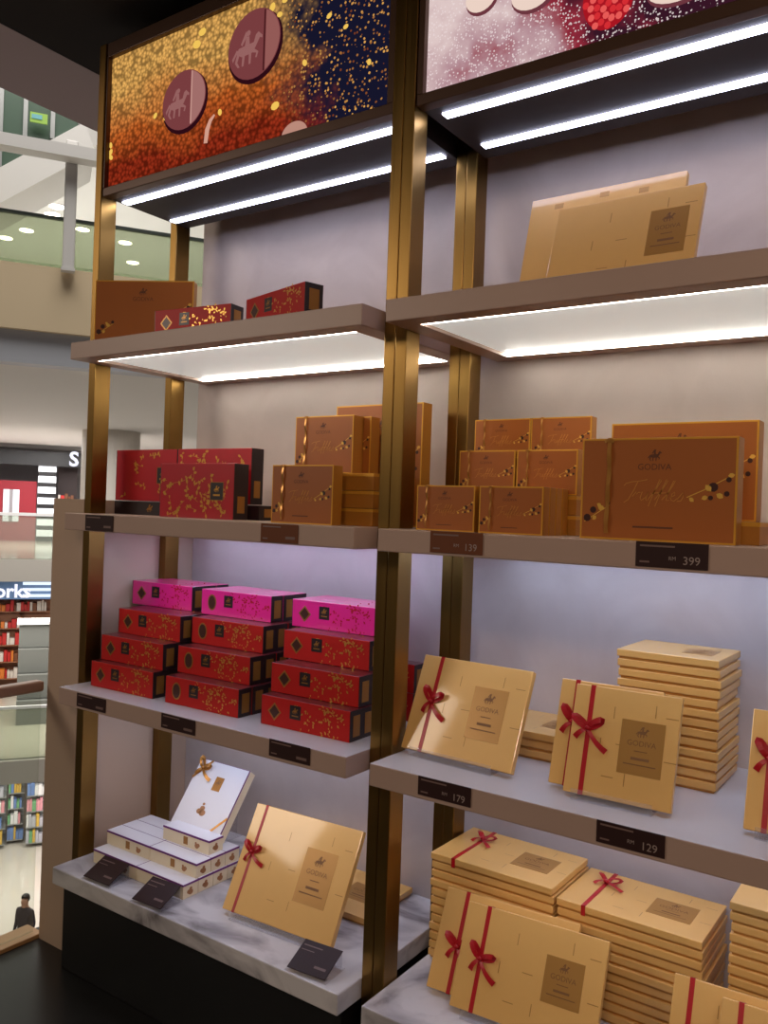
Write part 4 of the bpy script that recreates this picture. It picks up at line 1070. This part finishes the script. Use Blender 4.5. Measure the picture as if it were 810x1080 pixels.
def person(a, b, zfloor, label):
    t = mthing('person', label, 'person', a, b, zfloor)
    me = bpy.data.meshes.new('body'); bm = bmesh.new()
    J = {'pel': (0, 0, .93, .13), 'wai': (0, 0, 1.1, .125), 'che': (0, 0, 1.32, .15), 'nk': (0, .01, 1.47, .06), 'hd0': (0, .02, 1.56, .085), 'hd1': (0, .02, 1.67, .085)}
    for s, n in ((-1, 'l'), (1, 'r')):
        J.update({'hip' + n: (.1 * s, 0, .88, .1), 'kn' + n: (.11 * s, .02 * s, .5, .065), 'an' + n: (.11 * s, -.02, .09, .045), 'to' + n: (.12 * s, .13, .04, .04),
                  'sh' + n: (.17 * s, 0, 1.38, .065), 'el' + n: (.22 * s, -.02, 1.1, .045), 'wr' + n: (.2 * s, .1, .9, .032), 'ha' + n: (.19 * s, .14, .83, .034)})
    V = {k: bm.verts.new(v[:3]) for k, v in J.items()}
    E_ = [('pel', 'wai'), ('wai', 'che'), ('che', 'nk'), ('nk', 'hd0'), ('hd0', 'hd1')]
    for n in 'lr': E_ += [('pel', 'hip' + n), ('hip' + n, 'kn' + n), ('kn' + n, 'an' + n), ('an' + n, 'to' + n), ('che', 'sh' + n), ('sh' + n, 'el' + n), ('el' + n, 'wr' + n), ('wr' + n, 'ha' + n)]
    for x, y in E_: bm.edges.new((V[x], V[y]))
    keys = list(J); bm.verts.index_update(); bm.to_mesh(me); bm.free()
    o = bpy.data.objects.new('body', me); COL.objects.link(o)
    md = o.modifiers.new('Skin', 'SKIN'); me.skin_vertices.new() if not me.skin_vertices else None
    for i, k in enumerate(keys):
        me.skin_vertices[0].data[i].radius = (J[k][3], J[k][3]); me.skin_vertices[0].data[i].use_root = (k == 'pel')
    o.modifiers.new('Sub', 'SUBSURF').levels = 2
    bpy.context.view_layer.update()
    m2 = bpy.data.meshes.new_from_object(o.evaluated_get(bpy.context.evaluated_depsgraph_get())); bpy.data.objects.remove(o)
    for m_ in (mat('skin', (190, 140, 112), .5), mat('dark_shirt', (54, 46, 50), .8), mat('dark_trousers', (36, 34, 40), .8)): m2.materials.append(m_)
    for p in m2.polygons:
        p.use_smooth = True; z = p.center.z
        p.material_index = 0 if z > 1.47 or (z < .9 and abs(p.center.x) > .165) else (2 if z < .95 else 1)
    bd = link('body', m2, t); bd.rotation_euler = (0, 0, R(200))
    bm = bmesh.new(); bmesh.ops.create_uvsphere(bm, u_segments=14, v_segments=10, radius=.105, matrix=Matrix.Translation((0, 0, 1.655)) @ Matrix.Diagonal((.9, 1, 1, 1)))
    bmesh.ops.delete(bm, geom=[v for v in bm.verts if v.co.y > .045 and v.co.z < 1.69], context='VERTS')
    h_ = obj('hair', bm, mat('dark_hair', (24, 18, 18), .6), t, smooth=True); h_.rotation_euler = (0, 0, R(200))
pa = ab(26, 975, 20.2); person(pa[0], 20.2, zq, 'person in dark clothes standing on the lowest mall floor')
mstruct('wall_mall', B(16, 16.3, 12, 42, zq, 10), GREYW)

# ------------------------------------------------------------------ lights
def area(name, loc, rot, size, power, col, sy=None):
    l = bpy.data.lights.new(name, 'AREA'); l.energy = power; l.color = col; l.size = size
    if sy: l.shape = 'RECTANGLE'; l.size_y = sy
    o = bpy.data.objects.new(name, l); COL.objects.link(o); o.location = loc; o.rotation_euler = rot
    return o
area('shop_lamp', (2.3, -2.9, 2.84), (R(40), 0, 0), .5, 36, (1, .76, .58))
area('shop_lamp', (3.3, -1.9, 2.84), (R(30), R(14), 0), .5, 16, (1, .76, .58))
_l = area('mall_fill', (-2.45, -3.2, 3.1), (0, 0, 0), 1.5, 44, (1, .86, .72), .8)  # unseen fill added for glare on the leaning box and the low wall
_l.rotation_euler = Vector((.64, .77, -.42)).to_track_quat('-Z', 'Y').to_euler()
def marea(a, b, z, s, p, col=(1, .95, .88), tilt=(0, 0, 0), sy=None):
    area('mall_fill', wpt(a, b, z), tilt, s, p, col, sy)  # area fills added to brighten the mall levels, no fixtures there
marea(0, 9, 11.5, 6, 800)
marea(0, 20, zc - 1.2, 5, 420)
marea(0, 17, zu - .1, 5, 420, (1, .97, .95))
marea(0, 26.5, zu - .1, 4, 420, (1, .97, .95))
marea(0, 23, zs - .4, 4, 350)
marea(0, 24, zl - .7, 6, 420)
marea(0, 10, -2, 5, 240)
w = bpy.data.worlds.new('World'); S.world = w; w.use_nodes = True
bg = w.node_tree.nodes['Background']; bg.inputs[0].default_value = (.9, .78, .72, 1); bg.inputs[1].default_value = .06

# ------------------------------------------------------------------ camera
cd = bpy.data.cameras.new('camera'); co = bpy.data.objects.new('camera', cd); COL.objects.link(co)
cd.sensor_fit = 'HORIZONTAL'; cd.sensor_width = 36; cd.lens = FPX * 36 / 810; cd.clip_start = .02; cd.clip_end = 200
M = Matrix((CR, CU, -CF)).transposed().to_4x4(); M.translation = CAM
co.matrix_world = M
S.camera = co
S.view_settings.view_transform = 'Standard'; S.view_settings.look = 'None'; S.view_settings.gamma = 1; S.view_settings.use_curve_mapping = False
S.view_settings.exposure = 0.0
